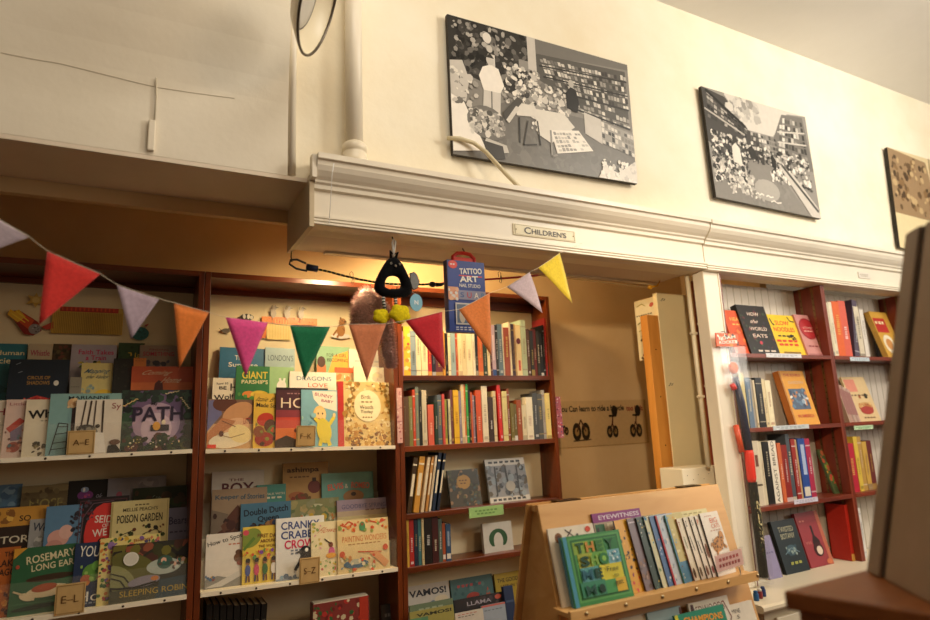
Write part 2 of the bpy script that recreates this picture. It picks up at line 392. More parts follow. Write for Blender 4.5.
# round convex mirror
mc = P(319, 1, 1.7); w = (-mc).normalized(); up = (CU*math.cos(.22)+CR*math.sin(.22)); up = (up-w*up.dot(w)).normalized(); e2 = up.cross(w).normalized()
if e2.dot(CR) < 0: e2 = -e2
nn = (w*.30+e2*.954).normalized(); ex = up; ey = nn.cross(ex).normalized()
mm = Matrix((ex, ey, nn)).transposed().to_4x4()
mt = thing('round_mirror', 'round dish shaped mirror with a thin dark rim beside the thick pipe', 'mirror', mc)
R0 = .165
ring = [(R0*math.cos(2*PI*k/40), R0*math.sin(2*PI*k/40), 0) for k in range(41)]
MB().tube([mm @ Vector(p) for p in ring], .0045, '6a6258', 8, False).build('rim', 'metal', mt, True)
MB().lathe([(R0, 0), (R0*.95, -.012), (R0*.62, -.05), (.02, -.054)], 'f4e8ca', 36, mm, False).build('dish', 'paint', mt, True)
MB().lathe([(R0*.6, -.046), (R0*.58, -.042), (R0*.4, -.038), (.004, -.036)], 'cfcac0', 32, mm).build('mirror_glass', 'photo', mt, True)
MB().tube([mm @ Vector((R0*.6*math.cos(2*PI*k/32), R0*.6*math.sin(2*PI*k/32), -.044)) for k in range(33)], .0026, '5a5046', 6, False).build('glass_rim', 'plastic', mt, True)
MB().tube([mm @ Vector((0, 0, -.06)), mm @ Vector((0, 0, -.04))], .012, 'cfc2a4', 8).build('stem', 'paint', mt, True)
MB().tube([mm @ Vector((0, 0, -.038)), mm @ Vector((0, 0, -.06)), Vector((mm @ Vector((0, 0, -.06))))+Vector((.0, .0, 2.13-mc.z))], .008, 'cfc2a4', 8).build('bracket', 'paint', mt, True)

# CHILDREN'S plaque
def plaque(name, label, x0, y0, x1, y1, Y, base, art, cat='sign', T=.004, roll=None):
    A = P(x0, y0, Y); B = P(x1, y1, Y); cx = (A.x+B.x)/2; cz = (A.z+B.z)/2; W = B.x-A.x; H = A.z-B.z
    t = thing(name, label, cat, (cx, Y, cz-H/2))
    mb = MB().box(-W/2, W/2, 0, T, 0, H, base); paint(mb, art, W, H, lambda u, v, l: ((u-.5)*W, -LAY*l, v*H)); mb.build('plate', 'printed', t)
    return t, W, H
A = P(513, 220, 1.976); B = P(575, 230, 1.976)
W = B.x-A.x; H = .046
t = thing('section_sign', 'cream plaque lettered CHILDREN\'S in dark capitals on the cornice', 'sign', ((A.x+B.x)/2, 1.9765, .744))
mb = MB().box(-W/2, W/2, 0, .0042, 0, H, 'e6d9b4')
paint(mb, [('r', .02, .06, .98, .09, 'a08a58'), ('r', .02, .91, .98, .94, 'a08a58'), ('r', .02, .06, .028, .94, 'a08a58'), ('r', .972, .06, .98, .94, 'a08a58'),
           ('t', 'C', .215, .5, .10, .60, '2e261c'), ('t', "HILDREN", .52, .46, .48, .46, '2e261c'), ('t', "'", .775, .62, .014, .16, '2e261c'), ('t', "S", .812, .46, .055, .46, '2e261c')], W, H, lambda u, v, l: ((u-.5)*W, -LAY*l, v*H))
mb.build('plate', 'printed', t)
for sx in (-.46, .46): MB().lathe([(.0025, 0), (.002, .001), (.0005, .0015)], '8a7a50', 8, Matrix.Translation((sx*W, -.0009, H/2)) @ Matrix.Rotation(PI/2, 4, 'X')).build('screw', 'metal', t)
A = P(858, 270, 1.974); B = P(874, 279, 1.974)
t = thing('small_sign', 'small pale grey plaque with faint print on the right hand cornice', 'sign', (A.x, 1.9745, .745))
mb = MB().box(0, .11, 0, .004, 0, .034, 'e4dccf'); paint(mb, [('d', .12, .88, .62, .16, 5, 'b4a894'), ('d', .2, .8, .34, .14, 4, 'b4a894')], .11, .034, lambda u, v, l: (u*.11, -LAY*l, v*.034)); mb.build('plate', 'printed', t)

# ================================================================== MOUNTED PHOTOGRAPHS
def finer(art): return [(a[:1]+(a[1]*3,)+a[2:6]+(a[6]*.42, a[7]*.5)+a[8:]) if a[0] == 's' else a for a in art]
def photograph(label, tl, tr, br, bl, base, art, Y=2.0, T=.018):
    q = [P(*p, Y) for p in (bl, br, tr, tl)]
    o = q[0].copy(); t = thing('mounted_photograph', label, 'photograph', o)
    q = [p-o for p in q]
    back = [p+Vector((0, T, 0)) for p in q]
    MB().hexa(q, back, '2a221a').build('backing_board', 'screen', t)
    def F(u, v, l):
        p = (q[0]*(1-u)+q[1]*u)*(1-v)+(q[3]*(1-u)+q[2]*u)*v; return p+Vector((0, -.0004-.00008*l, 0))
    mb = MB(); mb.quad([F(0, 0, 0), F(1, 0, 0), F(1, 1, 0), F(0, 1, 0)], base)
    paint(mb, finer(art), (q[1]-q[0]).length, (q[3]-q[0]).length, F)
    mb.build('print', 'photo', t)
    return t
G = lambda *a: ['%02x%02x%02x' % (g, int(g*.97), int(g*.92)) for g in a]
g1 = lambda g: G(g)[0]
pa = [('p', [(0, .62), (0, 1), (.42, 1), (.42, .72), (.3, .5)], g1(52)), ('p', [(.42, .86), (.42, 1), (1, 1), (1, .95), (.75, .92)], g1(120)), ('p', [(.42, .7), (.42, .88), (.98, .93), (.98, .48), (.7, .52)], g1(92)),
      ('p', [(0, 0), (0, .3), (.3, .46), (.7, .45), (1, .3), (1, 0)], g1(118)), ('s', 60, .16, .03, .84, .26, .02, .06, G(114, 118, 122, 126), 19),
      ('s', 60, .02, .6, .4, .98, .012, .04, G(30, 44, 60, 84, 110, 150), 3), ('s', 14, .02, .8, .28, .97, .012, .03, G(150, 180, 70), 5),
      ('e', .19, .9, .022, .04, g1(225)), ('e', .2, .82, .016, .028, g1(200)), ('r', .19, .68, .225, .78, g1(220)), ('p', [(.4, .66), (.445, .66), (.445, 1), (.4, 1)], g1(205)), ('r', .35, .72, .40, .8, g1(150)),
      ('g', 26, 6, [(.52, .62), (.985, .6), (.985, .9), (.46, .86)], G(215, 190, 230, 160, 120, 70), .93, 2),
      ('g', 18, 3, [(.6, .5), (.985, .43), (.985, .6), (.58, .62)], G(200, 225, 160, 90), .85, 7),
      ('l', [(.46, .79), (.985, .84)], .008, g1(60)), ('l', [(.48, .71), (.985, .72)], .008, g1(55)), ('l', [(.54, .62), (.985, .6)], .01, g1(60)), ('l', [(.6, .52), (.985, .44)], .01, g1(50)),
      ('p', [(.7, .5), (.8, .47), (.8, .27), (.7, .33)], g1(206)), ('p', [(.8, .46), (1, .4), (1, .22), (.8, .28)], g1(160)), ('g', 10, 4, [(.8, .28), (1, .21), (1, .4), (.8, .46)], G(225, 205, 80, 60, 140), .9, 9),
      # the shopkeeper in a white shirt
      ('p', [(.16, .67), (.2, .7), (.24, .68), (.265, .56), (.245, .5), (.235, .32), (.21, .3), (.2, .42), (.18, .3), (.15, .31), (.16, .5), (.14, .6)], g1(244)), ('e', .2, .735, .02, .04, g1(205)), ('p', [(.18, .75), (.2, .79), (.22, .75)], g1(60)), ('p', [(.16, .5), (.246, .5), (.236, .3), (.15, .29)], g1(212)), ('l', [(.2, .5), (.195, .3)], .006, g1(110)),
      ('s', 60, .26, .44, .45, .74, .01, .03, G(228, 240, 200, 170, 130, 70), 11), ('s', 70, .4, .28, .62, .64, .012, .032, G(240, 228, 214, 190, 160, 120), 13),
      ('p', [(.43, .25), (.5, .2), (.64, .36), (.58, .45), (.42, .44)], g1(226)), ('p', [(.53, .13), (.74, .2), (.66, .34), (.5, .3)], g1(244)), ('g', 9, 5, [(.54, .145), (.73, .205), (.66, .33), (.51, .295)], G(190, 240, 160, 205), .85, 4),
      ('l', [(.53, .12), (.5, .1), (.5, .3)], .01, g1(150)), ('l', [(.335, .35), (.33, .16)], .007, g1(60)), ('l', [(.43, .35), (.44, .17)], .007, g1(60)), ('l', [(.38, .34), (.35, .15), (.42, .17)], .006, g1(70)), ('p', [(.32, .36), (.44, .38), (.42, .46), (.33, .46)], g1(225)), ('p', [(.26, .28), (.3, .36), (.36, .48), (.33, .5), (.25, .36)], g1(80)), ('p', [(.28, .29), (.34, .42), (.32, .43), (.265, .31)], g1(215)),
      ('p', [(.6, .5), (.6, .62), (.63, .68), (.66, .66), (.675, .56), (.66, .48)], g1(38)), ('e', .634, .705, .016, .032, g1(190)),
      ('p', [(0, .02), (0, .44), (.06, .38), (.16, .06)], g1(248)), ('e', .17, .26, .1, .12, g1(120), -12), ('s', 46, .09, .18, .25, .34, .014, .03, G(200, 225, 170, 90, 150), 17), ('p', [(.16, .15), (.26, .12), (.27, .07), (.24, .06), (.15, .12)], g1(200)), ('p', [(.14, .13), (.24, .11), (.25, .02), (.17, 0)], g1(70)),
      ('p', [(.8, .1), (.88, .06), (1, .18), (1, 0), (.76, 0)], g1(226)), ('s', 20, .78, .0, .99, .15, .01, .03, G(240, 226, 205), 23),
      ('p', [(0, .42), (.07, .38), (.09, .55), (.06, .68), (0, .66)], g1(204)), ('s', 14, .01, .36, .12, .6, .015, .035, G(230, 205, 160, 120), 29)]
photograph('largest black and white photograph of a bookshop with two men, by the pipe', (447, 14), (627, 65), (637, 184), (453, 154), g1(140), pa)
pb = [('p', [(0, .5), (0, 1), (.2, .96), (.38, .7), (.5, .64), (.5, .4), (.2, .3)], g1(70)), ('p', [(.2, .98), (.38, .7), (.62, .7), (.8, .97), (1, 1), (.2, 1)], g1(214)), ('s', 30, .22, .78, .5, .98, .03, .07, G(150, 180, 200, 214), 2), ('p', [(.62, .68), (.74, .95), (.96, .98), (1, .45), (.7, .42)], g1(120)),
      ('g', 12, 6, [(.02, .72), (.36, .62), (.38, .72), (.04, .99)], G(40, 60, 110, 180, 28), .9, 3), ('g', 9, 7, [(.64, .5), (.96, .46), (.95, .95), (.72, .92)], G(200, 225, 60, 90, 150), .9, 5), ('g', 10, 4, [(.38, .52), (.66, .52), (.64, .7), (.4, .7)], G(190, 90, 220, 130, 60), .95, 7),
      ('l', [(.03, .98), (.36, .72)], .02, g1(30)), ('l', [(.0, .8), (.34, .64)], .012, g1(190)), ('l', [(.66, .55), (.96, .52)], .01, g1(210)), ('l', [(.66, .66), (.96, .7)], .01, g1(210)), ('l', [(.67, .76), (.96, .82)], .01, g1(210)),
      ('p', [(0, 0), (0, .12), (.36, .42), (.56, .42), (.9, .0)], g1(138)), ('s', 50, .3, .02, .7, .3, .02, .05, G(132, 138, 144), 23), ('s', 120, .02, .2, .34, .6, .012, .035, G(40, 60, 100, 180, 215, 236, 28), 11), ('s', 60, .02, .14, .3, .36, .015, .04, G(236, 215, 190, 120, 60), 13), ('s', 80, .55, .25, .95, .56, .012, .04, G(230, 205, 150, 90, 60, 240), 17), ('s', 40, .3, .4, .66, .56, .01, .025, G(240, 60, 120, 200, 36), 19),
      ('p', [(.2, .36), (.2, .5), (.235, .54), (.27, .5), (.28, .34)], g1(226)), ('e', .235, .575, .02, .03, g1(60)), ('p', [(.36, .44), (.36, .53), (.39, .56), (.42, .5), (.42, .42)], g1(50)), ('p', [(.56, .4), (.56, .5), (.585, .52), (.61, .46), (.6, .38)], g1(40)),
      ('p', [(.62, .44), (.76, .38), (.98, .1), (1, 0), (.9, 0)], g1(205)), ('l', [(.66, .44), (.98, .06)], .02, g1(80)), ('s', 30, .14, .06, .44, .26, .015, .03, G(205, 230, 180), 27), ('e', .48, .16, .12, .1, g1(176)),
      ('l', [(.36, .1), (.38, .12), (.4, .1), (.42, .12), (.44, .105)], .008, g1(244)), ('l', [(.46, .1), (.48, .115), (.5, .1), (.53, .11)], .008, g1(244)), ('l', [(.5, .06), (.53, .075), (.56, .06), (.6, .07)], .008, g1(244))]
photograph('middle sized black and white photograph of a crowded shop aisle with handwriting', (701, 86), (805, 117), (821, 219), (716, 197), g1(150), pb)
pc = [('p', [(0, .3), (0, 1), (.35, .95), (.4, .6), (.55, .42), (.3, .35)], 'a08462'), ('s', 26, .02, .4, .36, .95, .02, .05, ['6a5238', '8a6c48', 'c4a87c', '54402c'], 3), ('p', [(0, 0), (0, .34), (.3, .36), (.55, .42), (1, .4), (1, 0)], 'e6d3a6'), ('r', .38, .4, .395, 1, 'a89068'), ('s', 16, .4, .4, .6, .6, .02, .04, ['8a6c48', 'b89a6c'], 7)]
photograph('sepia street photograph half hidden behind the dark upright panel', (887, 147), (985, 176), (999, 280), (900, 247), 'e0cca0', pc)

# ================================================================== BOOKCASES IN THE ALCOVE
def alcove_case(label, x0, x1, yb, shelves, lowrail=True):
    t = thing('bookcase', label, 'bookcase', ((x0+x1)/2, 2.65, FLOOR)); o = Vector(t.location); zt = .672
    bx = lambda n, a, b, c, d, e, f, m: MB().box(a-o.x, b-o.x, c-o.y, d-o.y, e-o.z, f-o.z).build(n, m, t, bevel=.0015)
    for a in (x0, x1-.022): bx('side_panel', a, a+.022, 2.65, yb, FLOOR, zt, 'mahog')
    bx('back_panel', x0+.0225, x1-.0225, yb-.01, yb, FLOOR+.1, zt-.0225, 'backb')
    bx('top_panel', x0+.0225, x1-.0225, 2.652, yb, zt-.022, zt, 'mahogh')
    bx('top_rail', x0+.0225, x1-.0225, yb-.028, yb-.0105, .6275*(yb-.02)/2.88, zt-.0225, 'mahogh')
    bx('plinth', x0+.0225, x1-.0225, 2.665, 2.685, FLOOR, FLOOR+.095, 'mahogh')
    for z in shelves: bx('shelf', x0+.0225, x1-.0225, 2.652, yb-.0105, z-.024, z, 'mahogh')
XA, XB, XC, XD = -.622, .23, 1.062, 1.932
alcove_case('dark red bookcase holding the dim picture book racks at the far end', XA, XB-.001, 2.9, [-.98, -1.2])
alcove_case('dark red bookcase in the middle with the brightly lit picture book racks', XB+.001, XC-.001, 2.9, [-.955, -1.2])
SH = dict(A=.250, B=-.070, C=-.362, D=-.585, E=-.93)
alcove_case('dark red bookcase with rows of chapter books beside the bare wall', XC+.001, XD, 2.8, [SH[k] for k in 'ABCDE'])

# the racks: three steps of face-out books behind a clear guard
RL = {}
def rack(key, label, x0, x1, zl, zr, plaque_px, letters):
    zl -= .009; zr -= .009; sl = (zr-zl)/(x1-x0); t = thing('book_rack', label, 'rack', (x0, 2.65, zl)); t.rotation_euler = (0, -math.atan(sl), 0); L = x1-x0
    bx = lambda n, a, b, c, d, e, f, m, col='efe4cc': MB().box(a, b, c-2.65, d-2.65, e, f, col).build(n, m, t)
    bx('base_board', 0, L, 2.656, 2.888, -.013, -.0005, 'rackb')
    bx('front_ledge', 0, L, 2.644, 2.655, -.0145, .001, 'paint')
    bx('step', .002, L-.002, 2.729, 2.795, 0, .0995, 'rackb'); bx('step', .002, L-.002, 2.799, 2.888, 0, .1695, 'rackb')
    bx('back_board', .002, L-.002, 2.882, 2.888, .17, .30, 'rackb')
    bx('clear_guard', .006, L-.006, 2.648, 2.651, .003, .112, 'acryl')
    MB().prism_x([(2.656-2.65, .001), (2.656-2.65, .12), (2.875-2.65, .33), (2.875-2.65, .001)], L-.004, L-.001, 'ffffff').build('clear_cheek', 'acryl', t)
    for i in range(6):
        MB().lathe([(.0042, 0), (.0038, .002), (.001, .003)], '4a4038', 10, Matrix.Translation((L*(.09+.164*i), 2.644-2.65, -.007)) @ Matrix.Rotation(PI/2, 4, 'X')).build('screw', 'metal', t, True)
    a = P(plaque_px[0], plaque_px[1], 2.643); b = P(plaque_px[2], plaque_px[3], 2.643); W = b.x-a.x; H = a.z-b.z; cx = (a.x+b.x)/2-x0; cz = b.z-zl-sl*cx
    mb = MB().box(-W/2+cx, W/2+cx, -.0085, -.0025, cz, cz+H, 'c2a06a')
    paint(mb, [('r', .04, .04, .96, .06, '8a6a3a'), ('r', .04, .94, .96, .96, '8a6a3a'), ('r', .04, .04, .06, .96, '8a6a3a'), ('r', .94, .04, .96, .96, '8a6a3a'), ('t', letters, .5, .5, .58, .24, '5a3c1c', 0, 0)], W, H, lambda u, v, l: (cx+(u-.5)*W, -.0085-LAY*l, cz+v*H))
    p = mb.build('index_plaque', 'printed', t); p['label'] = 'small wooden plaque lettered '+letters
    for i, (Y, dz) in enumerate(((2.70, 0), (2.765, .1), (2.825, .17))): RL[key+str(i+1)] = (Y, zl+dz, 8, sl, x0)
rack('LU', 'upper dim display rack with the plaque lettered A–E', -.60, .2065, -.026, -.026, (68, 431, 94, 453.5), 'A–E')
rack('LL', 'lower dim display rack with the plaque lettered E–L', -.60, .2065, -.545, -.55, (56, 585.5, 84, 612), 'E–L')
rack('MU', 'upper bright display rack with the plaque lettered F–K', .254, 1.038, -.03, -.054, (296, 426, 315, 446), 'F–K')
rack('ML', 'lower display rack with the plaque lettered S–Z', .254, 1.038, -.552, -.567, (299.5, 559, 319.5, 582), 'S–Z')
_fb = face_book
def face_book(label, row, x0, x1, ytop, cover, art, **kw):
    if isinstance(row, str):
        kw.setdefault('group', {'LU': 'picture books on the upper dim rack', 'LL': 'picture books on the lower dim rack', 'MU': 'picture books on the upper bright rack', 'ML': 'picture books on the lower middle rack'}[row[:2]])
        Y, zb, ln, sl, xr = RL[row]
        X = P((x0+x1)/2, ytop, Y).x; zb += sl*(X-xr); kw.setdefault('roll', -math.degrees(math.atan(sl)))
        row = (Y, zb, ln)
    return _fb(label, row, x0, x1, ytop, cover, art, **kw)

# ================================================================== RIGHT-HAND WALL BOOKCASES, COUNTER
SR = [.297, -.057, -.415]
def wall_case(label, x0, x1):
    t = thing('wall_bookcase', label, 'bookcase', ((x0+x1)/2, 2.02, ZC)); o = Vector(t.location)
    bx = lambda n, a, b, c, d, e, f, m: MB().box(a-o.x, b-o.x, c-o.y, d-o.y, e-o.z, f-o.z).build(n, m, t, bevel=.0012)
    for a in (x0, x1-.016): bx('side_panel', a, a+.016, 2.0, 2.17, ZC, .684, 'redwoodv')
    mb = MB(); n = 14; w = (x1-x0-.034)/n
    for i in range(n): mb.box(x0+.017+i*w-o.x, x0+.017+(i+.93)*w-o.x, 2.155-o.y, 2.17-o.y, 0, .684-o.z, 'cfc6b8')
    mb.box(x0+.017-o.x, x1-.017-o.x, 2.1605-o.y, 2.169-o.y, 0, .684-o.z, '8a8074').build('back_panel', 'paint', t)
    for z in SR: bx('shelf', x0+.0165, x1-.0165, 1.998, 2.154, z-.02, z, 'redwood')
    mb = MB()
    for a in (2.045, 2.115):
        mb = MB(); mb.box(x1-.0185-o.x, x1-.0165-o.x, a-o.y, a+.012-o.y, .02, .684-o.z, '8a6a48')
        for k in range(40): mb.box(x1-.0188-o.x, x1-.0184-o.x, a+.004-o.y, a+.008-o.y, .03+k*.034, .036+k*.034, '1c100a')
        mb.build('shelf_track', 'metal', t)
wall_case('red brown wall bookcase directly behind the packaged foam rocket', 2.472, 3.286)
wall_case('red brown wall bookcase partly hidden by the dark upright panel', 3.287, 4.12)
ct = thing('counter', 'cream painted counter under the wall bookcases', 'counter', (3.3, 2.0, FLOOR))
MB().prism_x([(1.80-2, ZC-.03-FLOOR), (1.79-2, ZC-.02-FLOOR), (1.79-2, ZC-.008-FLOOR), (1.80-2, ZC-.001-FLOOR), (2.2-2, ZC-.001-FLOOR), (2.2-2, ZC-.03-FLOOR)], 2.24-3.3, 1.2, 'e9dcc0').build('worktop', 'paint', ct)
MB().box(2.3-3.3, 1.18, 1.84-2, .2, 0, ZC-.031-FLOOR, 'd9cdb2').build('cabinet', 'paint', ct)
for i in range(3): MB().box(2.36-3.3+i*.6, 2.9-3.3+i*.6, 1.828-2, 1.8395-2, .1, ZC-.07-FLOOR, 'e2d6bc').build('cabinet_door', 'paint', ct, bevel=.006)

# white board with bare wood edge, poster sheet, conduits beside the alcove opening
L = P(657, 300, 2.33); Rr = P(700, 300, 2.33); zt = P(657, 286, 2.33).z; z0 = P(669, 474, 2.33).z
wb = thing('white_board', 'tall white painted board with a bare wood edge beside the alcove opening', 'board', (L.x, 2.33, FLOOR))
MB().box(0, .25, 0, .03, 0, min(zt, .655)-FLOOR, 'eedcae').build('board', 'paint', wb, bevel=.002)
ww = L.x-P(648.3, 330, 2.334).x
MB().box(-ww, -.0005, .004, .054, 0, P(652, 315, 2.334).z-FLOOR, 'ffffff').build('wood_edge', 'ply2', wb, bevel=.002)
for dz in (.18, .42, .66): MB().lathe([(.004, 0), (.003, .001)], '3a2a18', 8, Matrix.Translation((-ww/2, .0035, P(652, 315, 2.334).z-FLOOR-dz)) @ Matrix.Rotation(PI/2, 4, 'X')).build('screw', 'metal', wb)
mb = MB()
for px, py in ((661, 301), (669, 386)):
    p = P(px, py, 2.3285); x = p.x-L.x; z = p.z-FLOOR
    for k in range(5): mb.box(x+k*.006, x+k*.006+.007, -.0012, -.0002, z+(k*7 % 5)*.003, z+(k*7 % 5)*.003+.004, '3a2c1c')
mb.build('scuff_mark', 'printed', wb)
bl = P(669, 471, 2.2); br = P(718, 471, 2.12)
bk = thing('white_block', 'low white painted block with nail holes behind the display stand', 'block', (bl.x, 2.12, ZC))
MB().box(0, br.x-bl.x+.02, 0, .14, 0, bl.z-ZC+.012, 'e8dec6').build('block', 'paint', bk, bevel=.004)
for i in range(5): MB().lathe([(.0022, 0), (.0015, .0006)], '4a3a28', 6, Matrix.Translation((.03+i*.035, -.0004, bl.z-ZC-.02-(i % 2)*.02)) @ Matrix.Rotation(PI/2, 4, 'X')).build('nail', 'metal', bk)
for i, (px, lab) in enumerate(((689.5, 'thin white conduit nearest the tall white board'), (698, 'thin white conduit beside the pillar edge'))):
    a = P(px, 300, 2.085+.0*i); z1 = .683; zb = bl.z+.015
    cd = thing('white_conduit', lab, 'pipe', (a.x, a.y, zb))
    MB().tube([(0, 0, 0), (0, 0, z1-zb)], .0105, 'e2d6ba', 10).build('tube', 'paint', cd, True)
    for dz in (.32, .62): MB().box(-.018, .018, -.012, .008, dz-.006+i*.05, dz+.006+i*.05, 'd8cbae').build('clip', 'paint', cd, bevel=.002)
# side sheet with flowers on constant X
X = P(655.8, 296, 2.38).x
def sheet(label, X, y0, y1, z0, z1, art):
    t = thing('paper_sheet', label, 'poster', (X, y0, z0)); W = y1-y0; H = z1-z0
    mb = MB().box(0, .0015, 0, W, 0, H, 'e8dcb8'); paint(mb, art, W, H, lambda u, v, l: (-LAY*l, (1-u)*W, v*H)); mb.build('paper', 'printed', t)
a = PX(655.5, 296, X); b = PX(634, 301, X); z0 = PX(638, 361, X).z
sheet('white sheet with flower drawings taped behind the bare wood edge', X, a.y, b.y, z0, a.z, [('e', .78, .88, .1, .035, 'c05a48', 20), ('l', [(.1, .9), (.35, .93), (.5, .88)], .03, 'a89a40'), ('d', .05, .8, .74, .02, 7, '5a5040'), ('l', [(.08, .6), (.3, .64), (.5, .62)], .04, '7a7a34'), ('l', [(.1, .48), (.5, .52), (.9, .5)], .03, 'a8a050'), ('s', 22, .2, .2, .9, .42, .05, .1, ['4a3420', '6a4a30', '3a2a20', '8a5a4a'], 3), ('e', .4, .17, .16, .08, 'd84a48'), ('e', .44, .17, .07, .035, 'f0a0a0'), ('e', .8, .1, .12, .06, 'd84a48'), ('s', 8, .1, .02, .9, .09, .04, .07, ['6a5030', '8a3a3a'], 5)])

# strip poster on the bare wall
A = P(552, 401, 2.929); B = P(644.5, 400, 2.929); zb = P(600, 446, 2.929).z; W = B.x-A.x; zt = (A.z+B.z)/2; H = zt-zb
t = thing('strip_poster', 'long tan strip poster with tricycle drawings on the bare wall', 'poster', (A.x, 2.927, zb))
mb = MB().box(0, W, 0, .0015, 0, H, 'c6a677')
art = [('t', 'You Can learn to ride a bicycle', .40, .81, .70, .17, '2a2018', 0, .03), ('t', 'too Kids', .87, .81, .19, .13, '8a2a18', 0, .03), ('r', 0, 0, 1, .012, 'a8844c'), ('r', .985, 0, 1, 1, 'b08c54')]
def trike(u, v, s, a): 
    r = [('e', u-.035*s, v, .034*s, .15*s, '241c14'), ('e', u+.035*s, v, .034*s, .15*s, '241c14'), ('e', u-.035*s, v, .016*s, .07*s, '9a7a48'), ('e', u+.035*s, v, .016*s, .07*s, '9a7a48'), ('l', [(u-.035*s, v), (u, v+.2*s), (u+.035*s, v)], .012, '4a2a1c')]
    if a: r += [('l', [(u, v+.15), (u+.02, v+.42)], .014, '5a2a1a'), ('e', u+.035, v+.45, .032, .13, '241c14'), ('r', u-.03, v+.33, u+.02, v+.37, '241c14')]
    return r
art += trike(.1, .36, .6, 0)+trike(.27, .33, 1.3, 0)+trike(.6, .3, .9, 1)+trike(.86, .3, 1, 1)+[('l', [(.18, .14), (.36, .16)], .008, '4a3a20')]
paint(mb, art, W, H, lambda u, v, l: (u*W, -LAY*l, v*H)); mb.build('paper', 'printed', t)

# ================================================================== PLY DISPLAY STAND
SY, SZ, SA = 1.53, -.5, 14
TL = PL(538, 503.5, SY, SZ, rad(SA)); TR = PL(719.7, 485.4, SY, SZ, rad(SA)); BRx = PL(752, 600, SY, SZ, rad(SA)).x; BLx = PL(556.5, 609, SY, SZ, rad(SA)).x
zt = (TL.z+TR.z)/2; x0 = (TL.x+BLx)/2; x1 = (TR.x+BRx)/2
st = thing('display_stand', 'pale plywood A-frame display stand with a narrow book ledge', 'stand', ((x0+x1)/2, SY, FLOOR)); o = Vector(st.location)
yz = lambda z: SY+(z-SZ)*math.tan(rad(SA))
ytop = yz(zt); zb = FLOOR
def leaned(n, xa, xb, d0, d1, za, zc, m, f=yz, bev=.0015):
    a = [Vector((xa, f(za)+d0, za))-o, Vector((xb, f(za)+d0, za))-o, Vector((xb, f(zc)+d0, zc))-o, Vector((xa, f(zc)+d0, zc))-o]
    b = [p+Vector((0, d1-d0, 0)) for p in a]
    return MB().hexa(a, b, 'ffffff').build(n, m, st, bevel=bev)
leaned('front_panel', x0, x1, 0, .012, zb, zt, 'ply')
yb = lambda z: ytop+.034+(zt-z)*math.tan(rad(17))
leaned('back_panel', x0-.012, x1, 0, .012, zb, zt+.001, 'ply', yb)
MB().prism_x([(yz(zb)+.013-o.y, zb-o.z), (ytop+.0135-o.y, zt-.004-o.z), (ytop+.032-o.y, zt-.004-o.z), (yb(zb)-.001-o.y, zb-o.z)], x0+.008-o.x, x0+.018-o.x, 'ffffff').build('side_panel', 'ply', st)
MB().box(x0-o.x, x1-o.x, ytop+.0125-o.y, ytop+.0335-o.y, zt-.02-o.z, zt-.003-o.z).build('top_batten', 'ply', st)
for u in (.1, .78): MB().box(x0+(x1-x0)*u-o.x, x0+(x1-x0)*u+.09-o.x, ytop+.004-o.y, ytop+.04-o.y, zt+.001-o.z, zt+.004-o.z, '5a4630').build('hinge', 'metal', st)
lx0 = P(569, 606, 1.455).x; lx1 = P(757, 573, 1.455).x
MB().box(lx0-o.x, lx1-o.x, 1.463-o.y, 1.53-o.y, SZ-.012-o.z, SZ-.0005-o.z).build('ledge', 'ply', st)
MB().box(lx0-o.x, lx1-o.x, 1.450-o.y, 1.4625-o.y, SZ-.022-o.z, SZ+.006-o.z).build('ledge_lip', 'ply', st, bevel=.001)
for i in range(6): MB().lathe([(.0062, 0), (.0055, .002), (.001, .0032)], 'c8b48c', 10, Matrix.Translation((lx0-o.x+(lx1-lx0)*(.07+.185*i), 1.45-o.y, SZ-.006-o.z)) @ Matrix.Rotation(PI/2, 4, 'X')).build('screw', 'metal', st, True)

# ================================================================== NEAR FOREGROUND: desk corner and upright panel
def NP(px, py, d): return ray(px, py)*d                         # d metres along the optical axis
a = NP(783, 590.5, 1.05); zd = a.z
bx = PZ(862, 570.5, zd); cx = PZ(930, 614, zd)
dk = thing('cash_desk', 'brown wooden desk corner close to the camera under the dark panel', 'desk', (a.x, a.y, FLOOR))
e1 = Vector((bx.x-a.x, bx.y-a.y, 0))*2.6; e2 = Vector((cx.x-a.x, cx.y-a.y, 0))*1.5
A0 = Vector((0, 0, zd-FLOOR)); A1 = A0+e1; A2 = A1+e2; A3 = A0+e2
dn = Vector((0, 0, -.03))
MB().hexa([A0+dn, A1+dn, A2+dn, A3+dn], [A0, A1, A2, A3], 'ffffff').build('desk_top', 'desk', dk, bevel=.004)
ins = lambda p: (A0+A2)/2*.06+p*.94
B4 = [ins(p)+Vector((0, 0, -.031)) for p in (A0, A1, A2, A3)]; C4 = [Vector((p.x, p.y, 0)) for p in B4]
MB().hexa(C4, B4, 'ffffff').build('desk_body', 'desk', dk, bevel=.004)
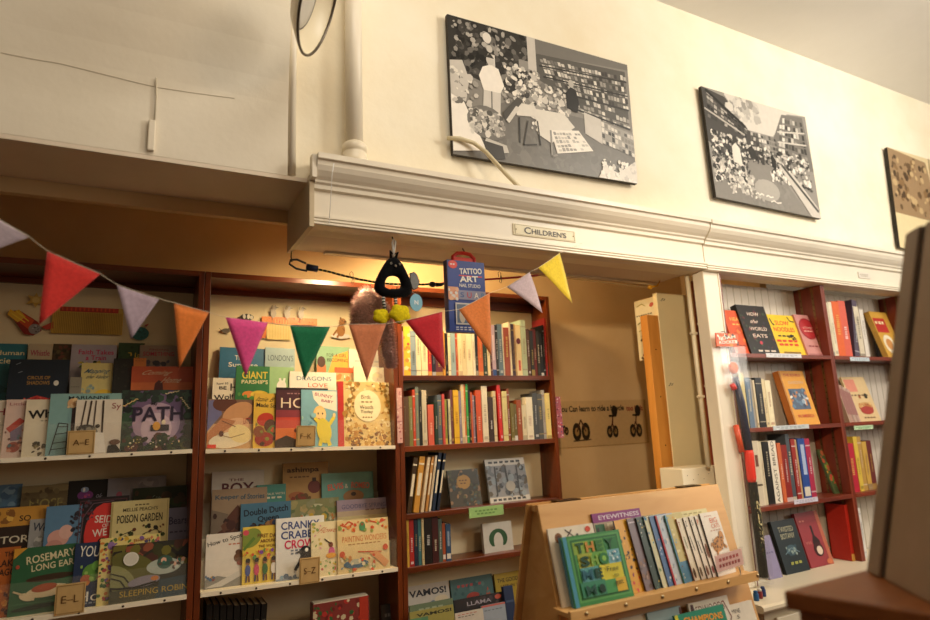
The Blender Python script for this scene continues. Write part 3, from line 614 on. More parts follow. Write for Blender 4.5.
# upright dark panel (seen almost edge-on)
D = .82
p0 = PZ(866, 571, zd+.001); D = p0.dot(CF); p1 = NP(905, 234, D)
hgt = p1.z-p0.z
hz = Vector((CF.x, CF.y, 0)).normalized(); rt = Vector((hz.y, -hz.x, 0))
pn = thing('upright_panel', 'tall dark brown upright panel close to the camera', 'panel', p0)
p2_ = PZ(930, 606, zd); d1 = Vector((p2_.x-p0.x, p2_.y-p0.y, 0)).normalized(); d2 = Vector((d1.y, -d1.x, 0)); d2 = d2 if d2.dot(e1) > 0 else -d2
lean = (p1-p0)-Vector((0, 0, hgt))
def slab(n, s0, s1, t0, t1, z0, z1, col):
    g = lambda s, t, z: d1*s+d2*t+Vector((0, 0, z))+lean*(z/hgt)
    return MB().hexa([g(s0, t0, z0), g(s1, t0, z0), g(s1, t1, z0), g(s0, t1, z0)], [g(s0, t0, z1), g(s1, t0, z1), g(s1, t1, z1), g(s0, t1, z1)], col).build(n, 'screen', pn, bevel=.003)
slab('edge_frame', 0, .05, 0, .03, 0, hgt, '9a8672'); slab('groove', .0505, .066, .006, .028, .002, hgt-.002, '45362a'); slab('board', .0665, .45, .003, .03, 0, hgt, 'a48c74')
# ================================================================== FACE-OUT BOOKS, far-left racks
K = '1c1a18'; W_ = 'f2ead8'
FB = face_book
# upper left rack, back row
FB('teal picture book with cream capitals cut by the rack end, back of upper dim rack', 'LU3', -26, 28, 343.5, '2f7480', [('t', 'Human', .68, .86, .55, .07, 'e8d8a8'), ('t', 'Science', .7, .74, .6, .09, 'e8d8a8'), ('s', 20, 0, .0, 1, .5, .04, .12, ['1f5a50', '8a2a3a', '27606a'], 3)])
FB('beige picture book titled in pink, back row beside the teal book', 'LU3', 29, 53, 344, 'b8a88c', [('t', 'Whistle', .5, .86, .8, .09, 'a83a5a'), ('s', 18, .05, .4, .95, .75, .04, .1, ['8a9a6a', 'c87a7a', '6a7a8a'], 5)], sub=1)
FB('dark brown picture book, narrowest in the back row of the upper dim rack', 'LU3', 53.5, 73, 344, '4a3a24', [('s', 24, .05, .5, .95, .97, .05, .14, ['2e2a1a', '5a5230', '6a3a2a'], 6)])
FB('pale lilac picture book with two lines of magenta letters, back row', 'LU3', 72, 117, 344.7, 'a8a0ac', [('t', 'Faith Takes', .55, .88, .78, .075, 'c22a5e'), ('t', 'a Train', .55, .79, .45, .075, 'c22a5e'), ('s', 26, .05, .45, .95, .72, .03, .08, ['3a5a30', '6a8a48', '2a3a24', 'c8b050'], 8)], sub=1)
FB('dark green leafy picture book with yellow letters, back row of upper dim rack', 'LU3', 119, 145, 343, '2c4a26', [('t', 'Tig', .62, .8, .5, .1, 'd8b840'), ('s', 30, .05, .4, .95, .97, .04, .1, ['1f3a1c', '4a6a2a', '24401f'], 9)])
FB('dusty pink picture book with crimson capitals, right end of the back row', 'LU3', 140, 178, 345.5, '9c8878', [('t', 'FINDING', .5, .93, .5, .03, '8a3a4a'), ('t', 'SOMETHING', .5, .86, .82, .07, 'b42a48'), ('s', 24, .05, .4, .95, .76, .04, .1, ['3a3440', '5a5464', '7a6a6a'], 10)], sub=1)
# middle row
FB('large navy picture book with gold letters and a white moon', 'LU2', 10.5, 70, 359.5, '1c2836', [('t', 'CIRCUS OF', .5, .73, .38, .05, 'b88a48'), ('t', 'SHADOWS', .5, .655, .38, .055, 'b88a48'), ('e', .8, .65, .045, .04, 'e8e4d8'), ('p', [(.25, .3), (.34, .42), (.5, .47), (.68, .43), (.78, .3)], 'c43a34'), ('l', [(.1, .92), (.18, .95)], .012, '8a94a0'), ('l', [(.15, .8), (.22, .82)], .012, '8a94a0'), ('s', 30, .28, .3, .75, .44, .015, .03, ['e05a4a', 'a02a2a'], 4)])
FB('small grey picture book between the navy and pale yellow books', 'LU2', 70.5, 82, 377, '8a8478', [('d', .1, .9, .8, .02, 4, '6a645a')], sub=1)
FB('pale yellow map picture book with blue script, middle row', 'LU2', 82, 113.5, 363, 'cfc080', [('t', 'Mapping', .5, .86, .75, .09, '4a6a80', 0, .01, .25), ('t', 'the Valley', .52, .77, .7, .07, '4a5a60', 0, .01, .25), ('e', .75, .42, .38, .16, 'e0b83a'), ('s', 18, .05, .3, .5, .65, .04, .08, ['a8b89a', '8aa0a0'], 3)])
FB('black picture book standing behind the orange sunset book', 'LU2', 114, 134, 358.5, '1c1a16', [('s', 12, .1, .4, .9, .95, .05, .1, ['2a2a20', '26221a'], 3)], sub=1)
FB('orange red sunset picture book with cream script', 'LU2', 132, 193, 366.5, 'c8562c', [('r', 0, .5, 1, .72, 'd87038'), ('p', [(.36, .55), (.38, .7), (.44, .76), (.5, .72), (.52, .55)], '5a2018'), ('t', 'Coming', .4, .88, .46, .1, 'e8c8a0', 0, .01, .3), ('t', 'Home', .66, .76, .3, .1, 'e8c8a0', 0, .01, .3)], sub=2)
o = FB('small orange shelf tag sticking up above the sunset book', 'LU2', 133.5, 146.5, 358, 'd8823a', [('t', 'EARLY', .5, .985, .7, .01, '6a2a10'), ('d', .15, .85, .955, .006, 3, '8a3a14')], sub=1, T=.002, name='shelf_tag', cat='tag', group=None)
# front row
FB('white picture book with a crimson H, at the left edge of the front row', 'LU1', -30, 7.5, 400.5, 'd8ccb8', [('t', 'H', .86, .8, .22, .12, '9a2a3a'), ('r', .0, .56, 1, .575, 'b0a490')], sub=0)
FB('pale pink picture book with a red roofed tree house', 'LU1', 7, 30, 399.5, 'd8bcae', [('t', 'Little', .5, .92, .7, .05, 'a86a6a'), ('p', [(.1, .5), (.65, .68), (.9, .62), (.3, .42)], 'b4483a'), ('p', [(.3, .44), (.8, .56), (.8, .3), (.35, .28)], '7a6a80'), ('e', .5, .18, .28, .09, '9a4a3a'), ('s', 16, .1, .1, .9, .5, .05, .1, ['4a6a70', 'c88a70', '6a3a30'], 3)], sub=1)
FB('cream picture book with brushy black letters and dark leaves below', 'LU1', 27, 56, 399.5, 'ddd0b4', [('t', 'Wh', .5, .74, .8, .15, '1c1a18', 4, .03), ('d', .55, .95, .62, .012, 3, '6a6050'), ('s', 26, .35, .02, .98, .24, .04, .09, ['3a3424', '5a4a30', '8a7a50'], 5)], sub=2)
FB('aqua picture book with a fire escape ladder', 'LU1', 51, 124, 393.5, '7fa6a4', [('t', 'MARIANNE', .52, .93, .56, .055, '141c24'), ('r', .3, .02, .42, .84, '3a2a2a'), ('e', .3, .84, .07, .08, 'd0a878'), ('s', 10, .22, .74, .34, .92, .02, .04, ['c89a68', 'e0c090'], 2), ('l', [(.05, .02), (.14, .52), (.26, .5), (.26, .02)], .012, '1c1c1c'), ('l', [(.09, .2), (.26, .22)], .01, '1c1c1c'), ('l', [(.11, .34), (.26, .36)], .01, '1c1c1c'), ('l', [(.13, .46), (.26, .46)], .01, '1c1c1c'), ('l', [(.07, .1), (.26, .12)], .01, '1c1c1c')], sub=3)
FB('white picture book of bare tree trunks above snow', 'LU1', 77, 122.8, 399.5, 'dcd2c2', [('t', 'Sy', .87, .86, .2, .14, '8a2a2a', 0, 0), ('l', [(.2, .98), (.13, .5)], .035, '4a3a2c'), ('l', [(.32, .98), (.26, .5)], .04, '3a2c20'), ('l', [(.42, .98), (.4, .48)], .03, '4a3a2c'), ('l', [(.58, .98), (.59, .3)], .04, '3a2c20'), ('e', .24, .46, .2, .08, '3a3430'), ('s', 18, .05, .34, .5, .52, .03, .07, ['4a443c', '2a2620', '8a8474'], 3), ('p', [(.72, 0), (.74, .14), (.9, .16), (1, .06), (1, 0)], '2a2420'), ('e', .88, .2, .12, .05, '6a4a3a'), ('p', [(.2, .02), (.3, .4), (.62, .38), (.7, .02)], 'ece6da')], sub=4)
pth = [('e', .5, .55, .48, .5, '6a5478'), ('e', .5, .45, .34, .34, 'a890a8'), ('e', .5, .36, .22, .26, 'c8b0c0'), ('s', 60, .0, .82, 1, 1, .03, .07, ['1c2a26', '24382e', '2c4436', '182020'], 3), ('s', 50, 0, .0, .14, 1, .03, .07, ['1c2a26', '24382e', '35503c', '182020'], 4), ('s', 50, .88, 0, 1, 1, .03, .07, ['1c2a26', '24382e', '2c4a3a', '182020'], 5), ('s', 70, .04, 0, .96, .24, .03, .06, ['26382c', '3a4a30', '4a4a2a', '2a2a24', '5a3a34'], 6),
       ('s', 24, .1, .05, .9, .2, .008, .016, ['e8dcc0', 'd8c070', 'c8a0a0'], 8), ('t', 'My', .46, .765, .09, .07, '2a2030'), ('t', 'PATH', .52, .6, .72, .24, '2a2038', 0, .02), ('r', .42, .32, .68, .42, '2a2430'), ('e', .5, .4, .055, .07, 'd89a3a'), ('e', .6, .46, .03, .04, 'e8d8b8')]
for k in range(7): pth.append(('e', .04+.028*k, .74+.018*k, .022, .008, 'd8b87a', 40 if k % 2 else -10))
for k in range(7): pth.append(('e', .84+.02*k, .86-.03*k, .022, .008, 'e0cfa0', -50 if k % 2 else 20))
for k in range(6): pth.append(('e', .62+.035*k, .93+.008*k, .02, .008, 'c8b890', 30 if k % 2 else -30))
FB('purple and black floral picture book lettered PATH', 'LU1', 122.5, 192, 390, '1e2426', pth, sub=3)
# lower left rack
FB('sky blue picture book at the left edge, back of lower dim rack', 'LL3', -20, 22, 485, '5a7c98', [('s', 10, .3, .6, 1, .95, .06, .14, ['7a98ac', '4a6a88'], 3), ('r', 0, .3, 1, .7, '3a5a72')])
FB('olive brown picture book with big pale capitals NOSE', 'LL3', 22, 68, 485, '6a5a3c', [('r', 0, .9, 1, 1, '8a7a54'), ('t', 'NOSE', .55, .73, .72, .14, '9a8a50'), ('s', 14, .05, .6, .95, .95, .04, .1, ['5a4a30', '7a6a48'], 3)], sub=1)
FB('black picture book with a purple monster', 'LL3', 68.5, 108, 480, '181618', [('e', .44, .78, .2, .07, '7a3a7a'), ('e', .42, .86, .1, .04, '8a9ab8'), ('e', .4, .86, .03, .03, 'e8e4e0'), ('t', 'ok', .8, .76, .16, .08, '8a8490', -20), ('s', 8, .3, .66, .6, .8, .02, .04, ['a04a94', 'c0507a'], 3)])
FB('lavender grey picture book with a tiny pink flower', 'LL3', 108, 166, 477, '8c8890', [('e', .2, .75, .05, .05, 'a85a70'), ('r', .14, .62, .2, .72, 'd8c8c0'), ('s', 10, .3, .6, .95, .95, .05, .1, ['9a96a0', '807c86'], 3)], sub=1)
FB('dark forest green picture book with pale script, end of back row', 'LL3', 133, 192.5, 486.5, '26361f', [('t', 'Lullaby', .5, .8, .42, .1, '8a9a88', 0, .0, .3), ('e', .8, .72, .2, .1, '3a4a22'), ('s', 20, .05, .6, .95, .97, .04, .1, ['1f2e1c', '34441f', '4a3a24'], 3)], sub=2)
FB('yellow and brown picture book reading SO above TORT', 'LL2', -24, 48.5, 507.5, '33241c', [('r', 0, .74, 1, 1, 'c8903a'), ('t', 'SO', .68, .84, .16, .08, '33241c'), ('s', 12, .2, .76, .5, .96, .03, .06, ['e0b050', '8a5a28'], 2), ('t', 'TORT', .62, .56, .5, .1, 'd8ccb0'), ('e', .5, .34, .5, .08, 'b08a3a'), ('r', 0, .2, 1, .3, '2a3a44')], sub=0)
FB('slim grey white picture book with a slanting W, beside the yellow and brown book', 'LL2', 30, 60, 518.5, '9a9894', [('t', 'We', .36, .86, .5, .14, '2a3446', -8), ('s', 10, .0, .3, .6, .7, .06, .12, ['b4b0a8', '84827c'], 3)], sub=1)
FB('blue sky picture book with a pink cloud', 'LL2', 46.5, 82, 505.5, '5c82a0', [('e', .4, .54, .3, .12, 'd8a090'), ('e', .6, .62, .2, .1, 'e0b0a0'), ('e', .3, .42, .24, .1, 'c88c80'), ('r', 0, .0, 1, .36, 'b89088'), ('s', 14, .7, .55, 1, .9, .04, .08, ['2a2a34', '3a3440'], 3)], sub=2)
FB('red picture book with a black patterned border and white letters', 'LL2', 78, 129, 497, '241c20', [('e', .56, .5, .4, .42, 'd83a34'), ('t', 'SEID', .52, .7, .34, .1, 'f0e4d4', -4), ('t', 'OF', .56, .61, .12, .05, 'f0e4d4'), ('t', 'WE', .46, .52, .28, .1, 'f0e4d4', 4), ('t', 'GO', .6, .4, .34, .1, '1c1416'), ('l', [(.05, .05), (.05, .96), (.95, .96), (.95, .05)], .016, '5a3a40'), ('l', [(.1, .4), (.12, .74), (.3, .92), (.7, .94)], .02, '6a5058'), ('s', 16, .04, .7, .3, .97, .02, .04, ['6a2a34', '4a4450'], 3)], sub=2)
FB('cream picture book titled POISON GARDEN with spindly plants', 'LL2', 111.5, 169, 500, 'd6c588', [('d', .4, .66, .93, .018, 4, '5a4a28'), ('t', "MELLIE PEACH'S", .5, .865, .6, .055, '4a4026'), ('t', 'POISON GARDEN', .5, .73, .78, .12, '241f16'), ('s', 14, .12, .42, .42, .58, .02, .045, ['241f16', '6a3a24', '3a4a24'], 3), ('s', 14, .55, .42, .92, .62, .02, .045, ['241f16', '6a3a24', '3a4a24'], 5), ('l', [(.2, .5), (.4, .56), (.35, .46)], .012, '241f16'), ('l', [(.6, .5), (.8, .55), (.88, .45)], .012, '241f16'), ('r', .02, .02, .035, .98, 'b8a468'), ('r', .965, .02, .98, .98, 'b8a468')], sub=3)
FB('lilac grey picture book reading Bears, right end of middle row', 'LL2', 140, 191.5, 508.5, '7c7484', [('t', 'Bears', .74, .76, .36, .14, '34304a'), ('d', .58, .95, .55, .03, 4, '4a4458')], sub=0)
FB('orange picture book with dark stacked capitals, left edge of lower front row', 'LL1', -28, 20, 548.5, 'a85a24', [('t', 'THE', .8, .9, .24, .07, '241612'), ('t', 'LAKE', .76, .77, .42, .1, '241612'), ('t', 'AGO', .78, .64, .34, .1, '241612'), ('s', 40, .3, .05, 1, .5, .02, .07, ['c87a30', '5a2a1c', 'd89a48', '8a3a1c', '3a1c14'], 3)], sub=0)
FB('green picture book with a long cream and brown dachshund', 'LL1', 14.5, 78, 546, '2c5c3c', [('p', [(0, .84), (0, 1), (.2, 1)], 'c89030'), ('t', 'ROSEMARY', .58, .84, .76, .12, 'd8cca4', 7), ('t', 'LONG EAR', .62, .7, .66, .1, 'd8cca4', 5), ('e', .6, .52, .38, .05, '3a2a1c', 3), ('e', .58, .32, .34, .09, 'd8c49c', 4), ('e', .52, .37, .2, .06, 'a04a28', 6), ('e', .26, .26, .12, .055, 'd8c49c', -20), ('l', [(.05, .36), (.2, .3)], .03, 'c8b48c'), ('l', [(.38, .3), (.36, .2)], .04, 'd8c49c'), ('l', [(.84, .32), (.88, .2)], .04, 'd8c49c'), ('e', .4, .1, .36, .035, '1c3024', 4), ('e', .08, .72, .03, .03, 'a84a34'), ('r', 0, .16, 1, .17, '4a7a54')], T=.01, sub=1)
FB('navy picture book with white hand lettering and a green turtle', 'LL1', 75.5, 112, 542, '1f3050', [('t', 'YOU', .4, .86, .55, .17, 'e4e0d4', -6, 0), ('t', 'Ho', .45, .16, .6, .15, 'e4e0d4', 0, 0), ('e', .5, .52, .26, .14, '5a8a3a'), ('e', .34, .42, .14, .08, 'a85a3a'), ('e', .62, .62, .14, .08, '6aa048'), ('s', 14, .2, .34, .8, .68, .04, .08, ['3a6a34', 'c87a3a', '8ab05a'], 3), ('d', .35, .85, .06, .02, 4, '8a94a0')], sub=2)
FB('cream picture book with a border of purple and orange flowers', 'LL1', 100.5, 160, 536, 'd8c67c', [('s', 40, .02, .05, .2, .95, .02, .045, ['7a5a94', 'c87a3a', '5a7a3a', 'a84a4a', '3a5a34'], 3), ('s', 24, .2, .86, .98, .98, .02, .045, ['7a5a94', 'c8a03a', '5a7a3a', 'c86a5a', '4a4a6a'], 5), ('e', .18, .88, .06, .06, '8a6aa0'), ('t', 'Bloom', .7, .93, .3, .05, 'a86a3a', 4)], sub=3)
FB('dark painted picture book with a white disc and a resting robin', 'LL1', 112.5, 191.5, 542, '2c2c24', [('s', 26, .02, .55, .98, .98, .06, .14, ['3a3a20', '6a6428', '241f1c', '8a4a34', '4a2c24'], 3), ('e', .3, .58, .34, .22, '5e5c2c', -30), ('e', .1, .4, .24, .2, '8a8a5a', -40), ('l', [(.0, .52), (.16, .44), (.24, .3)], .02, '2c2c20'), ('l', [(.0, .44), (.12, .38), (.18, .26)], .02, '2c2c20'), ('e', .65, .55, .22, .14, 'a8b0a4'), ('e', .66, .62, .1, .12, '3a5a50'), ('s', 16, .56, .46, .9, .66, .02, .04, ['c8d0c0', '5a4a40', '3a6a60', 'd8a890'], 6), ('e', .41, .33, .2, .09, '8a8490', 6), ('e', .54, .36, .05, .04, 'c87a3a'), ('r', 0, .0, 1, .22, '4a4a38'), ('p', [(.55, .0), (.6, .32), (1, .36), (1, 0)], '34464e'), ('l', [(.0, .27), (.1, .25), (.3, .24), (.56, .3)], .025, '1c1a16'), ('t', 'SLEEPING ROBIN', .54, .15, .84, .1, 'b89a3c', 0, 0), ('e', .235, .74, .095, .12, 'd8d4c8'), ('e', .235, .74, .08, .1, 'c8c4b8'), ('p', [(.8, .75), (.98, .98), (.98, .62)], '1c1a1c')], T=.01, sub=4)

# ================================================================== middle upper rack
FB('blue picture book with white letters and a red spine', 'MU3', 218, 265, 348, '2e6c90', [('t', 'The', .42, .83, .2, .08, 'e8e4d4'), ('t', 'Surprise', .5, .7, .62, .1, 'e8e4d4'), ('s', 10, .1, .4, .9, .6, .06, .12, ['3a7ca0', '245c80'], 3)], spine='b03034', T=.014)
FB('pale blue grey picture book with thin dark capitals behind the pink pennant', 'MU3', 263.5, 293, 348, '9cb4b4', [('t', "LONDON'S", .52, .83, .85, .1, '3a4a54', 0, -.005), ('s', 14, .05, .4, .95, .7, .05, .1, ['8aa4a6', 'acc2c0', '7a949a'], 3)], sub=1)
FB('teal and orange picture book titled in dark capitals, under the green pennant', 'MU3', 314.5, 348, 346.5, '7cae90', [('r', 0, .55, 1, 1, '8cb890'), ('p', [(.3, .5), (.5, .85), (1, .95), (1, .5)], 'e8b04a'), ('t', 'FOR A GIRL', .6, .855, .6, .055, '2a2a1c', 0, 0), ('t', 'BECOMING', .62, .775, .62, .055, '2a2a1c', 0, 0), ('e', .14, .62, .14, .16, 'c87a4a'), ('e', .14, .74, .12, .09, '4a2a1c')])
FB('white picture book with faint print at the right of the back row', 'MU3', 347, 386, 350, 'e4dccc', [('d', .15, .8, .8, .03, 4, 'c4c0bc'), ('s', 10, .1, .5, .9, .7, .05, .1, ['d8d0c4', 'd0d4d4'], 3)], sub=1)
FB('white picture book with heavy black hand lettering, left end of middle row', 'MU2', 211.5, 240, 378, 'ece4d0', [('t', 'how to', .34, .88, .4, .06, '1c1a18', 6), ('t', 'BE', .36, .78, .26, .07, '1c1a18'), ('t', 'H', .74, .8, .24, .16, '1c1a18'), ('t', 'Wolf', .42, .58, .7, .12, '1c1a18', 6)])
FB('green picture book with big yellow capitals and orange hills', 'MU2', 234.5, 268, 366, '2f7a44', [('t', 'GIANT', .56, .84, .76, .13, 'e8d048'), ('t', "PARSHIP'S", .56, .72, .78, .07, 'e8e0b0'), ('e', .4, .5, .2, .06, 'e08a3a'), ('e', .7, .5, .26, .07, 'e8c84a'), ('s', 10, .1, .4, .9, .52, .05, .1, ['e08a3a', 'd8b83a', '5a9a48'], 3)], sub=1, spine='24522e')
FB('pale green picture book with a white glove shape', 'MU2', 268, 292, 367, '9cc48c', [('e', .5, .66, .2, .1, 'f0ece0'), ('l', [(.5, .66), (.42, .8)], .09, 'f0ece0'), ('l', [(.56, .66), (.62, .8)], .09, 'f0ece0'), ('e', .6, .58, .1, .04, 'd85a4a')])
FB('white picture book reading DRAGONS LOVE behind the green pennant tip', 'MU2', 288, 334.5, 372, 'f0e8d8', [('t', 'DRAGONS', .52, .87, .74, .08, '4a7a94', 0, 0), ('t', 'LOVE', .6, .74, .42, .08, 'd85a3a', 0, 0), ('r', .04, .54, .2, .66, '3a2a24')], sub=1)
FB('orange and aqua scenery picture book behind the red spined gold book', 'MU2', 333.5, 376, 368, 'c8b47a', [('r', 0, .9, 1, 1, 'd8643a'), ('t', 'HELLO', .5, .82, .6, .08, 'e8e4d0'), ('s', 30, .02, .5, .98, .88, .05, .1, ['7cae9a', 'd8844a', 'e0c06a', '8ab078', 'c8a078'], 3)])
FB('white picture book at the right end of the middle row by the clear cheek', 'MU2', 352, 383, 367, 'eadfc6', [('s', 12, .4, .5, .98, .9, .05, .1, ['e0cfa8', 'd8c8b0'], 3)], sub=2)
# front row
FB('painted picture book of hands cradling a baby', 'MU1', 207, 253, 399.5, 'c8a070', [('r', 0, .5, 1, 1, '7a5a4a'), ('p', [(0, .35), (0, .98), (.22, .98), (.3, .7)], '6a6a94'), ('e', .35, .92, .26, .16, '5a3024', 10), ('e', .64, .72, .36, .2, 'c89468', 30), ('e', .6, .46, .3, .16, 'dfb088', 10), ('p', [(0, .3), (.3, .62), (.6, .56), (.5, .44), (0, .12)], 'b8784c'), ('e', .5, .18, .46, .16, 'e8dcc0', 8), ('e', .7, .3, .26, .18, 'ecd89c', -20), ('l', [(.2, .3), (.5, .22), (.8, .3)], .02, 'a88c60'), ('l', [(.3, .56), (.6, .44)], .02, '7a4a30'), ('t', 'LITTLE', .88, .56, .22, .12, 'a83a34', 0, 0), ('r', .02, .02, .2, .09, 'd8402c'), ('e', .3, .3, .05, .06, '5a3024')], T=.01, sub=0)
FB('bright yellow picture book of a child with red wrap', 'MU1', 252.5, 280, 393.5, 'e0b844', [('t', 'Izzie B', .42, .89, .6, .08, '2a2018', -3, .0, .2), ('t', 'Made Sol', .46, .78, .74, .08, '2a2018', -3, .01), ('e', .42, .52, .3, .12, 'c03a28', 20), ('e', .6, .4, .22, .12, '5a3020'), ('e', .72, .28, .24, .14, '6a7a3a', -20), ('e', .4, .16, .34, .13, '9a3024'), ('e', .2, .3, .2, .1, '8a4a2a'), ('s', 12, .1, .05, .9, .5, .04, .09, ['d85a34', '4a2a1c', '8a8a3a'], 3)], sub=1)
FB('maroon picture book with a glowing orange sunset and pale capitals', 'MU1', 274.5, 326, 388, '4a2430', [('r', 0, .0, 1, .12, '34241f'), ('r', 0, .12, 1, .32, 'e0783a'), ('r', 0, .32, 1, .5, 'c8483a'), ('r', 0, .5, 1, .62, '8a3440'), ('p', [(0, .12), (.2, .2), (.4, .13), (.7, .18), (1, .1), (1, 0), (0, 0)], '3a2a24'), ('d', .2, .48, .9, .02, 4, 'a87a80'), ('t', 'HC', .3, .74, .42, .17, 'e8d4bc', 0, 0), ('e', .4, .28, .06, .04, '6a3a2a'), ('r', 0, .97, 1, 1, '2a1c20')], sub=2)
FB('pale blue picture book of a laughing baby in yellow', 'MU1', 299.5, 335.5, 390, '7cb0c0', [('p', [(.3, .98), (.98, .98), (.98, .62), (.52, .7), (.34, .84)], 'f0e8d4'), ('t', 'BUNNY', .62, .9, .5, .06, 'a85a6a', -10), ('t', 'BABY', .72, .8, .34, .05, 'a85a6a', -8), ('e', .5, .56, .18, .16, 'ecc87c'), ('e', .52, .56, .15, .12, 'f0d090'), ('e', .46, .58, .018, .018, '4a3424'), ('e', .58, .58, .018, .018, '4a3424'), ('l', [(.46, .5), (.52, .47), (.58, .5)], .02, 'a84a34'), ('e', .62, .28, .2, .22, 'e0cc3a', 10), ('l', [(.56, .38), (.36, .5)], .09, 'e0cc3a'), ('l', [(.74, .36), (.9, .52)], .09, 'e0cc3a'), ('e', .9, .55, .04, .04, 'f0d090'), ('l', [(.56, .18), (.5, .02)], .1, 'e0cc3a'), ('l', [(.7, .16), (.78, .02)], .1, 'e0cc3a'), ('s', 16, .02, .02, .34, .6, .04, .1, ['5a98b0', '8cc0cc', '9ccabe'], 3)], sub=3)
gold = [('r', 0, 0, .11, 1, 'b82e28'), ('s', 90, .12, .0, 1, .34, .025, .05, ['a8742c', '8a5a24', 'c8a050', '6a4a20', 'b88a3c', 'd8b870'], 3), ('s', 60, .12, .3, .3, 1, .02, .045, ['b08038', 'd8b870', '8a6a30', 'e8d8a8'], 4), ('s', 60, .84, .3, 1, 1, .02, .045, ['b08038', 'd8b870', '8a6a30', 'e8d8a8'], 5), ('s', 50, .2, .86, .95, 1, .02, .04, ['b08038', 'd8b870', '8a6a30', 'e8d8a8'], 6), ('e', .56, .62, .26, .25, 'eedfb4'), ('t', 'Birds', .53, .76, .18, .06, '4a3418', 0, 0), ('d', .44, .68, .68, .02, 3, '8a6a3a'), ('t', 'Woods', .54, .6, .26, .06, '4a3418', 0, 0), ('t', 'Today', .54, .52, .24, .06, '4a3418', 0, 0), ('d', .46, .66, .44, .02, 4, '8a6a3a'), ('s', 30, .15, .06, .95, .28, .012, .022, ['f0dca0', '4a3418', 'e8c878'], 7)]
FB('gold woodland picture book with a red cloth spine', 'MU1', 335.5, 387, 382, 'd8bc7c', gold, T=.014, spine='a82a24', sub=2)

# middle lower rack
FB('white picture book reading BOX with a red spine', 'ML3', 211, 263, 471, 'cfc6b8', [('t', 'THE', .46, .86, .28, .04, '6a2a34'), ('t', 'BOX', .5, .73, .62, .17, '5a2430', 0, .02), ('s', 8, .1, .4, .9, .6, .05, .1, ['b8b0a4', 'a49c90'], 3)], spine='9a2a24', T=.013)
FB('teal picture book with small cream capitals beside the kraft brown book', 'ML3', 256, 285, 484.5, '4a8a7c', [('t', 'WALK WITH', .6, .8, .7, .05, 'd8d0b0'), ('d', .3, .9, .72, .04, 3, 'd8d0b0')], sub=1)
FB('kraft brown picture book with a dark red pot, tallest in its rack', 'ML3', 281.5, 327, 462.5, 'b08850', [('t', 'ashimpa', .44, .88, .7, .1, '3a2416', 0, .02), ('d', .15, .6, .78, .02, 5, '6a4a28'), ('e', .68, .62, .14, .1, '6a2a24'), ('r', .64, .7, .72, .76, '3a2018'), ('e', .3, .5, .18, .06, 'a8643a'), ('s', 10, .1, .4, .6, .5, .04, .08, ['8a3a28', '6a4a28'], 3)])
FB('teal picture book with two red name panels', 'ML3', 320.5, 372, 472.5, '6a9c8c', [('t', 'ELVIS', .26, .74, .3, .12, 'd8644a', 6, .03), ('t', '&', .47, .74, .06, .08, 'e8dcc0'), ('t', 'ROMEO', .74, .74, .36, .12, 'd8644a', -4, .03), ('e', .6, .54, .2, .12, 'a87a4a'), ('e', .6, .58, .05, .04, '4a3424')], sub=1)
FB('tan picture book of dark mountains with blue script', 'ML2', 211, 266, 488.5, '9c8468', [('t', 'Keeper', .27, .87, .42, .09, '2f5468', 0, .01), ('t', 'of Stories', .73, .87, .44, .08, '2f5468'), ('p', [(0, .2), (.3, .6), (.46, .75), (.6, .6), (.8, .7), (1, .5), (1, 0), (0, 0)], '5a3428'), ('p', [(0, .7), (.3, .62), (.2, .4), (0, .3)], '7a6a58'), ('s', 20, .05, .35, .95, .65, .04, .1, ['4a2a24', '6a4434', '3a2420'], 3)])
FB('blue picture book with chunky navy hand lettering', 'ML2', 240, 290, 502.5, '4a7890', [('t', 'Double Dutch', .5, .84, .88, .13, '141c2c', 4, .02), ('t', 'Queen', .54, .68, .42, .13, '141c2c', 4, .02), ('s', 20, .2, .45, .95, .6, .04, .08, ['3a2a24', '8a5a34', '2a3a54', 'a87a4a'], 3)], sub=1)
FB('sage green misty picture book under the red pot', 'ML2', 289, 338, 498.7, '8c8c5c', [('e', .5, .86, .16, .03, 'c8c49c'), ('s', 40, .02, .45, .98, .95, .04, .09, ['7a8a54', 'a89c64', '6a7a50', 'b8a06a', '94946c'], 3), ('s', 14, .2, .5, .98, .66, .03, .06, ['d8b03a', 'c87a3a', 'c8c8a8'], 5)])
FB('lavender picture book fading to yellow with dusky capitals', 'ML2', 336, 391, 498.7, 'a894a0', [('r', 0, .62, 1, .74, 'c8b090'), ('r', 0, .3, 1, .62, 'd8c48c'), ('t', 'GOODBYE SPRING', .48, .84, .8, .1, '6a6484', 0, 0), ('d', .5, .9, .74, .03, 4, '8a6a6a')], sub=1)
FB('white picture book with black slanting title and a small brown bear', 'ML1', 205.5, 246, 533, 'd8d0c4', [('t', 'How to Spot', .46, .86, .86, .11, '1c1a18', 12, .01), ('d', .55, .85, .78, .025, 3, 'b86a4a'), ('e', .82, .52, .14, .09, '6a4a34'), ('e', .8, .62, .08, .05, '5a3c28'), ('e', .86, .42, .1, .05, '8a4a3a'), ('p', [(0, 0), (0, .16), (.3, .22), (.7, .14), (1, .3), (1, 0)], '8a8880'), ('p', [(0, .02), (.3, .1), (.9, .3), (1, .22), (.4, .02)], 'c8c4bc'), ('s', 8, .02, .14, .24, .24, .03, .05, ['b8903a', '8a4a4a', '4a6a8a'], 3)])
kids = [('e', .2, .8, .3, .16, '7a8a3a', 30), ('e', .08, .9, .08, .05, 'c84a5a'), ('l', [(.02, .6), (.3, .8)], .08, '5a7a34'), ('t', 'FIRST DAY', .66, .82, .56, .07, '6a3a24', -3), ('t', 'AROUND', .68, .73, .46, .06, '6a3a24'), ('t', 'THE WORLD', .68, .64, .54, .05, '6a3a24')]
